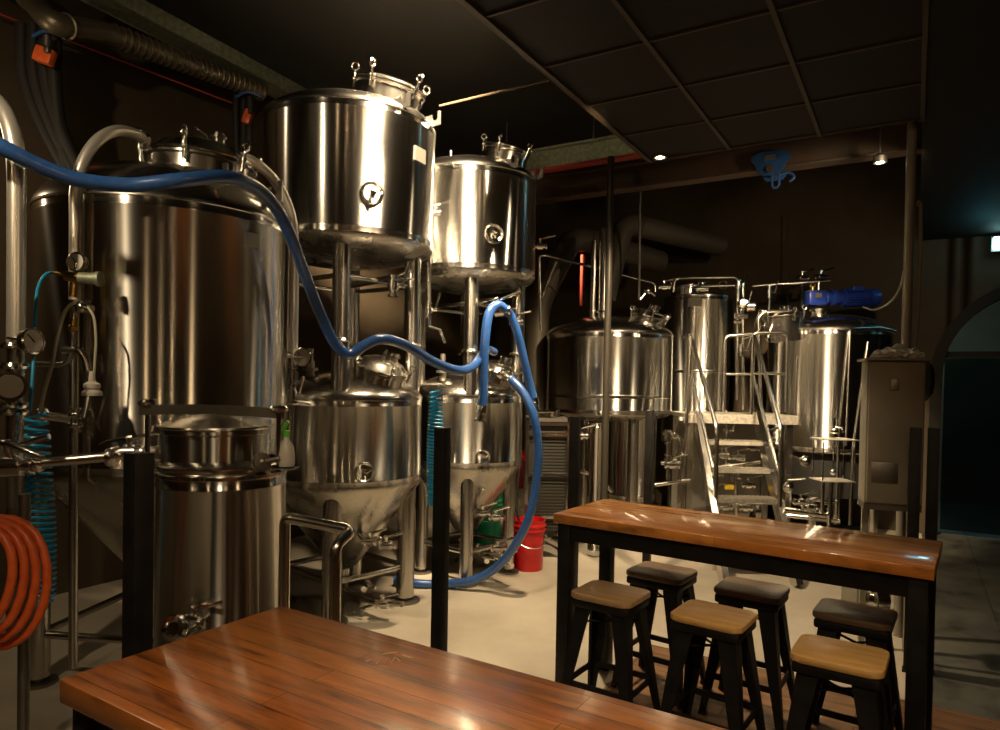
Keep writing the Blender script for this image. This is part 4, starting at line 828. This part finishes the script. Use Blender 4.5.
# far table: least-squares rectangle through the four corners seen
fl, bl, fr, br = at(557.6,514.4,z=1.0), at(603,496.8,z=1.0), at(939.8,574.5,z=1.0), at(938,538.8,z=1.0)
cen = (fl+bl+fr+br)/4; lv = ((fr-fl)+(br-bl)); sv = ((bl-fl)+(br-fr))
a1 = math.atan2(lv.y, lv.x); a2 = math.atan2(sv.y, sv.x)-pi/2; ang = a1*.75+a2*.25
TL, TW = lv.length/2+.0, .60; ex = V((cos(ang), sin(ang), 0)); ey = V((-sin(ang), cos(ang), 0))
cor = cen-ex*TL/2-ey*TW/2; cor.z = 0
print('far table', ang, TL, sv.length/2, tuple(cen))
TB = table('bar_table', 'long narrow bar table with a varnished wood top and black legs, stools around it', cor, ang, TL, TW, 1.0, 'table2')
ap, lc = at(281,605,z=1.0), at(58.5,679,z=1.0)
a3 = math.atan2(ap.y-lc.y, ap.x-lc.x)-pi/2; W3 = (ap-lc).length
print('near table', a3, W3)
TA = table('bar_table', 'nearest bar table, glossy red-brown plank top filling the lower left', V((lc.x,lc.y,0)), a3, 2.1, W3, 1.0, 'table', th=.055)
inv = WORLD[TA.name].inverted()
sc_ = MB()      # pale scratches on the near table top
for pts in (((376,664),(381,659),(384,664),(388,658),(391,663),(395,657),(400,661)), ((383,654),(397,652)), ((366,661),(372,660)), ((402,655),(412,658))):
    P = [at(a,b,z=1.0015) for a,b in pts]; sc_.tube(P, .0012, 5)
sc_.build('scratch_mark', 'chalk', TA)

# ------------------------------------------------------------------ stools
def make_stool():
    t = thing('bar_stool', 'x', 'stool', (0,0,0), 0, 'metal bar stools around the far table'); SH = .65; hw, hd = .165, .145
    q = MB(); rr = .045; poly = []
    for cx, cy, a0 in ((hw-rr,hd-rr,0),(-hw+rr,hd-rr,90),(-hw+rr,-hd+rr,180),(hw-rr,-hd+rr,270)):
        for k in range(7): a = R_(a0+15*k); poly.append((cx+rr*cos(a), cy+rr*sin(a)))
    n = len(poly); lev = [(1-.03,SH-.030),(1,SH-.024),(1,SH-.008),(1-.012,SH-.002),(1-.035,SH)]
    vs = [(x*s, y*s, z) for s, z in lev for x, y in poly]; fs = [tuple(reversed(range(n)))]
    for j in range(len(lev)-1):
        for i in range(n): k = (i+1) % n; fs.append((j*n+i, j*n+k, (j+1)*n+k, (j+1)*n+i))
    fs.append(tuple((len(lev)-1)*n+i for i in range(n))); q.add(vs, fs); q.build('seat', 'seatlight', t, local=True)
    q = MB(); q.box((0,0,SH-.052), (hw*2-.02,hd*2-.02,.045), bev=.012); q.build('seat_pan', 'black', t, local=True)
    for sx in (-1,1):
        for sy in (-1,1):      # pressed sheet legs: wide at the top, splayed
            q = MB(); xt, yt, xb, yb = sx*(hw-.035), sy*(hd-.035), sx*(hw+.035), sy*(hd+.04)
            def leg_ring(f_, w): x = xt+(xb-xt)*f_; y = yt+(yb-yt)*f_; z = (SH-.05)*(1-f_)+.012*f_; o = .004; return [(x+sx*o,y+sy*o,z),(x-sx*w,y+sy*o,z),(x-sx*w,y+sy*(o-.012),z),(x-sx*.012,y+sy*(-.012),z),(x-sx*.012,y-sy*w,z),(x+sx*o,y-sy*w,z)]
            R0 = leg_ring(0,.078); R1_ = leg_ring(.5,.054); R2_ = leg_ring(1,.026); vs = R0+R1_+R2_
            fs = [(5,4,3,2,1,0),(12,13,14,15,16,17)]+[(j*6+i, j*6+(i+1)%6, (j+1)*6+(i+1)%6, (j+1)*6+i) for j in (0,1) for i in range(6)]
            q.add(vs, fs); q.add([], []); o = q.build('leg', 'black', t, local=True); q = MB(); q.box((xb-sx*.01,yb-sy*.01,.01), (.035,.035,.02), bev=.005); q.build('foot_pad', 'rubber', o, local=True)
    def at_z(sx, sy, z): f_ = (SH-.05-z)/(SH-.062); return V((sx*(hw-.035+.07*f_-.012), sy*(hd-.035+.075*f_-.012), z))
    for (a, b) in (((-1,-1),(1,-1)),((1,-1),(1,1)),((1,1),(-1,1)),((-1,1),(-1,-1))):
        q = MB(); p0, p1 = at_z(*a,.20), at_z(*b,.20); d = p1-p0; q.box((p0+p1)/2, (d.length,.010,.030), math.atan2(d.y,d.x)); q.build('foot_rest', 'black', t, local=True)
    q = MB(); q.tube([at_z(-1,-1,.50), at_z(1,1,.50)], .006, 6); q.tube([at_z(-1,1,.505), at_z(1,-1,.505)], .006, 6); q.build('cross_brace', 'black', t, local=True)
    return t
st0 = make_stool()
stools = [(611,592,'seatmid','stool with a worn light-brown wooden seat at the left end of the near side',ang),
          (662,571,'seatdark','farthest stool, dark wooden seat, at the back left of the far table',ang-.03),
          (714,614,'seatlight','middle stool of the near row with a pale wooden seat',ang-.02),
          (752,588,'seatdark','dark-seated stool in the middle of the row behind the far table',ang+.02),
          (840,653,'seatlight','nearest stool, pale yellow wooden seat, at the right end of the near side',ang+.02),
          (855,612,'seatdark','dark-seated stool under the table by its right leg',ang)]
for k, (px, py, sm, lab, a) in enumerate(stools):
    p = at(px, py, z=.65); loc = (p.x, p.y, .006)
    if k == 0: s = st0; s.location = loc; s.rotation_euler = (0,0,a); s['label'] = lab
    else: s = dup(st0, loc, a, lab)
    for ch in s.children:
        if ch.name.startswith('seat') and not ch.name.startswith('seat_pan'):
            ch.data = ch.data.copy(); ch.data.materials.clear(); ch.data.materials.append(M[sm])

# ------------------------------------------------------------------ hoses
def hose(label, pts, r, m='blue', ends=(0,0), nm='blue_hose', n=8):
    t = thing(nm, label, 'hose', at(*pts[0][:2], Y=pts[0][2])); P = smooth([at(a,b,Y=y) for a,b,y in pts], n)
    MB().tube(P, r, 18).build('hose_length', m, t)
    for e, (p0, p1) in zip(ends, ((P[0], P[1]), (P[-1], P[-2]))):
        if e:
            d = (p0-p1).normalized(); q = MB(); q.lathe([(r*1.08,-.05),(r*1.12,-.045),(r*1.12,.01),(r*.8,.015),(r*.8,.05),(r*1.25,.055),(r*1.25,.07),(r*.6,.07)], p0, d, 20); q.build('hose_coupling', 'fit', t)
    return t
hose('thick blue hose sweeping in front of the fermenters from the left edge', [(-45,122,2.75),(0,146,2.8),(40,166,2.9),(80,180,3.0),(130,185,3.1),(180,180,3.15),(225,177,3.3),(255,187,3.5),(276,208,3.65),(292,240,3.8),(307,280,4.0),(322,318,4.15),(336,345,4.25),(350,354,4.3),(365,345,4.35),(382,339,4.4),(405,345,4.5),(430,360,4.65),(455,370,4.8),(470,368,5.0),(480,358,5.25),(487,350,5.55),(494,352,5.75)], .033)
hose('blue hose hanging in an arch from the valve beside the smaller upper tank', [(505,309,5.35),(497,305,5.3),(489,314,5.25),(485,340,5.2),(483.5,370,5.2),(483,395,5.2),(481,412,5.2)], .036, ends=(0,1))
hose('blue hose falling from the valve to the right of the smaller fermenter', [(503,312,5.4),(510,314,5.45),(518,335,5.5),(524,360,5.55),(530,385,5.6),(535,404,5.6)], .034, ends=(0,1))
hose('blue hose curving round the smaller fermenter and along the floor', [(507,377,5.5),(514,382,5.45),(524,394,5.4),(533,414,5.35),(538,445,5.35),(536,485,5.35),(528,520,5.35),(512,550,5.4),(493,570,5.5),(470,581,5.55),(440,584,5.6),(414,583,5.6),(395,580,5.65)], .034, ends=(1,0))
# teal coiled air hoses
def coil(label, top, bot, n, R, r, Y, lead=None, sway=0):
    t = thing('coiled_air_hose', label, 'hose', at(*bot, Y=Y)); a, b = at(*top, Y=Y), at(*bot, Y=Y); P = []
    N = n*14
    for k in range(N+1):
        f_ = k/N; an = 2*pi*k/14; rr = R*(.75+.25*sin(f_*pi)) ; P.append(a+(b-a)*(f_**.85)+V((cos(an)*rr+sway*sin(f_*5), sin(an)*rr, 0)))
    MB().tube(P, r, 8).build('coil', 'teal', t)
    if lead: MB().tube(smooth([at(*q_) for q_ in lead], 8), r*1.1, 10).build('straight_tube', 'teal', t)
    return t
coil('teal coiled air hose hanging at far left below the brass inlet', (36,412), (44,600), 30, .052, .0065, 2.95, [(53,272,3.3),(45,275,3.25),(38,288,3.2),(35,315,3.1),(34,350,3.05),(32,385,3.0),(30,411,2.97)])
coil('teal coiled air hose hanging beside the middle fermenters', (436,390), (434,505), 34, .052, .008, 4.8)
# orange hose loops at the left edge, on a hook
OH = thing('orange_hose', 'orange hose hanging in loops at the left edge', 'hose', at(-14, 650, Y=2.35)); P = []
cc = at(-16, 585, Y=2.35)
for k in range(4*24+1):
    f_ = k/(4*24); an = 2*pi*k/24+pi/2; sx = .115+.065*f_; sz = .17+.075*f_+.012*sin(k*.5)
    P.append(cc+V((cos(an)*sx, (f_-.5)*.14+.01*sin(an*2), sin(an)*sz-.08*f_+.06)))
MB().tube(P, .0145, 12).build('hose_length', 'orange', OH)
# pipe stand the loops hang on
a = P[0]; q = MB(); q.cyl((a.x, 2.20, cc.z+.17), (a.x, 2.55, cc.z+.18), .016); q.cyl((a.x,2.55,0), (a.x,2.55,cc.z+.28), .02); o = q.build('hose_hanger', 'dull'); tag(o, 'dull steel bracket stand holding the orange hose loops', 'stand')

def spot(name, loc, tgt, power, size=75, rad=.05, col=(1,.72,.40), blend=.6):
    l = bpy.data.lights.new(name, 'SPOT'); l.energy = power; l.color = col; l.spot_size = R_(size); l.spot_blend = blend; l.shadow_soft_size = rad
    o = bpy.data.objects.new(name, l); COL.objects.link(o); o.location = loc; o.rotation_euler = (V(tgt)-V(loc)).to_track_quat('-Z', 'Y').to_euler(); return o
def point(name, loc, power, rad=.05, col=(1,.72,.40)):
    l = bpy.data.lights.new(name, 'POINT'); l.energy = power; l.color = col; l.shadow_soft_size = rad
    o = bpy.data.objects.new(name, l); COL.objects.link(o); o.location = loc; return o
# ------------------------------------------------------------------ lamps and added lights
for px, py, lab, v_, z in ((660,158,'small lit downlight at the ceiling edge left of the hoist trolley',5.12,GZ-.02),(880,163,'small lit downlight right of the hoist trolley by the tall post',6.3,None)):
    d = ray(px,py); tt = v_/(d.x*VA.x+d.y*VA.y); p = V((0,0,H))+d*tt
    t = thing('downlight', lab, 'light', p)
    q = MB(); q.lathe([(.045,.0),(.05,.0),(.05,.05),(.03,.07),(0,.07)], p, (0,0,1), 24, False); q.build('housing', 'dull', t); MB().lathe([(0,.004),(.030,.004)], p, (0,0,1), 20, False).build('lens', 'lamp', t)
    spot('downlight_lamp', tuple(p-V((0,0,.01))), tuple(p-V((0,0,1))), 12, 165, .03, (1,.74,.45), .3)
    if z is None: MB().cyl(p+V((0,0,.06)), (p.x,p.y,4.6), .008, seg=8).build('drop_rod', 'dull', t)
p = at(999, 243, Y=7.55); t = thing('wall_lamp', 'glowing teal wall lamp above the arched door at the right edge', 'lamp', p)
MB().box(p, (.10,.08,.13), AZ, bev=.01).build('lamp_glass', 'teallamp', t); MB().box(p+VA*.06, (.13,.03,.16), AZ).build('back_plate', 'dull', t)
MB().cyl(p+VA*.06, p+VA*.26, .015).build('lamp_arm', 'dull', t)

WARM = (1,.76,.47)
spot('spot_stack', (-.33,4.28,4.30), (-.9,5.5,3.0), 4200, 62, .20, WARM)
spot('spot_stack_low', (-.1,4.3,3.9), (-.7,5.6,.9), 160, 70, .06, WARM)
spot('spot_floor', (.55,5.0,3.38), (.9,5.6,0), 420, 100, .06, WARM)
spot('spot_back_centre', (1.45,4.9,3.38), (1.3,7.4,1.2), 420, 60, .05, WARM)
spot('spot_back_right', (2.35,5.15,3.38), (3.1,7.8,1.1), 1050, 60, .08, WARM)
spot('spot_right', (3.0,5.0,3.38), (2.9,8.6,1.5), 60, 110, .06, WARM)
spot('spot_left', (-2.35,1.4,3.4), (-2.3,4.4,2.2), 150, 95, .05, WARM, 1)
spot('spot_near_table', (-.3,.1,3.38), (-.1,1.5,1.0), 150, 70, .05, WARM)
spot('spot_far_table', (1.2,1.9,3.38), (1.4,3.1,1.0), 75, 70, .05, WARM)
spot('spot_back_left', (.25,8.3,3.95), (2.2,8.5,1.9), 700, 30, .10, WARM)
point('left_lamp', (-3.7,3.9,3.1), 11, .05, WARM)
spot('beam_fill', (.7,4.0,3.15), (-.1,6.3,3.92), 45, 38, .05, WARM)  # fill added to brighten the green-grey beam, no fixture behind it
for k, (x, y) in enumerate(((-1.3,-.4),(-.1,-1.2),(1.2,-1.7),(2.4,-.2),(1.2,.8),(-2.9,.2))):
    point('streak_light', (x,y,3.0 if k % 2 else 2.6), 8, .035, (1,.66,.33))  # unseen points added to draw thin warm streaks on the tank steel
point('teal_lamp', tuple(at(985,243,Y=7.2)), 1.2, .10, (.15,.80,1)); point('teal_passage', tuple(uv(-.35,10.6,2.4)), 60, .08, (.45,.80,.9))
w = bpy.data.worlds.new('world'); SC.world = w; w.use_nodes = True; w.node_tree.nodes['Background'].inputs[0].default_value = (.05,.035,.02,1); w.node_tree.nodes['Background'].inputs[1].default_value = .12
SC.view_settings.view_transform = 'Standard'; SC.view_settings.look = 'None'; SC.view_settings.gamma = 1; SC.view_settings.exposure = 0
try: SC.view_settings.use_curve_mapping = False
except Exception: pass
SC.cycles.use_denoising = True; SC.cycles.max_bounces = 8; SC.cycles.glossy_bounces = 5; SC.cycles.sample_clamp_indirect = 25; SC.cycles.caustics_reflective = False

a, b = at(440,106,z=GZ+.3), at(549,80,z=GZ+.3); o = MB().tube([a, b], .010, 8).build('conduit_pipe', 'grid'); tag(o, 'thin brown conduit crossing the dark ceiling above the stacked tanks', 'conduit')
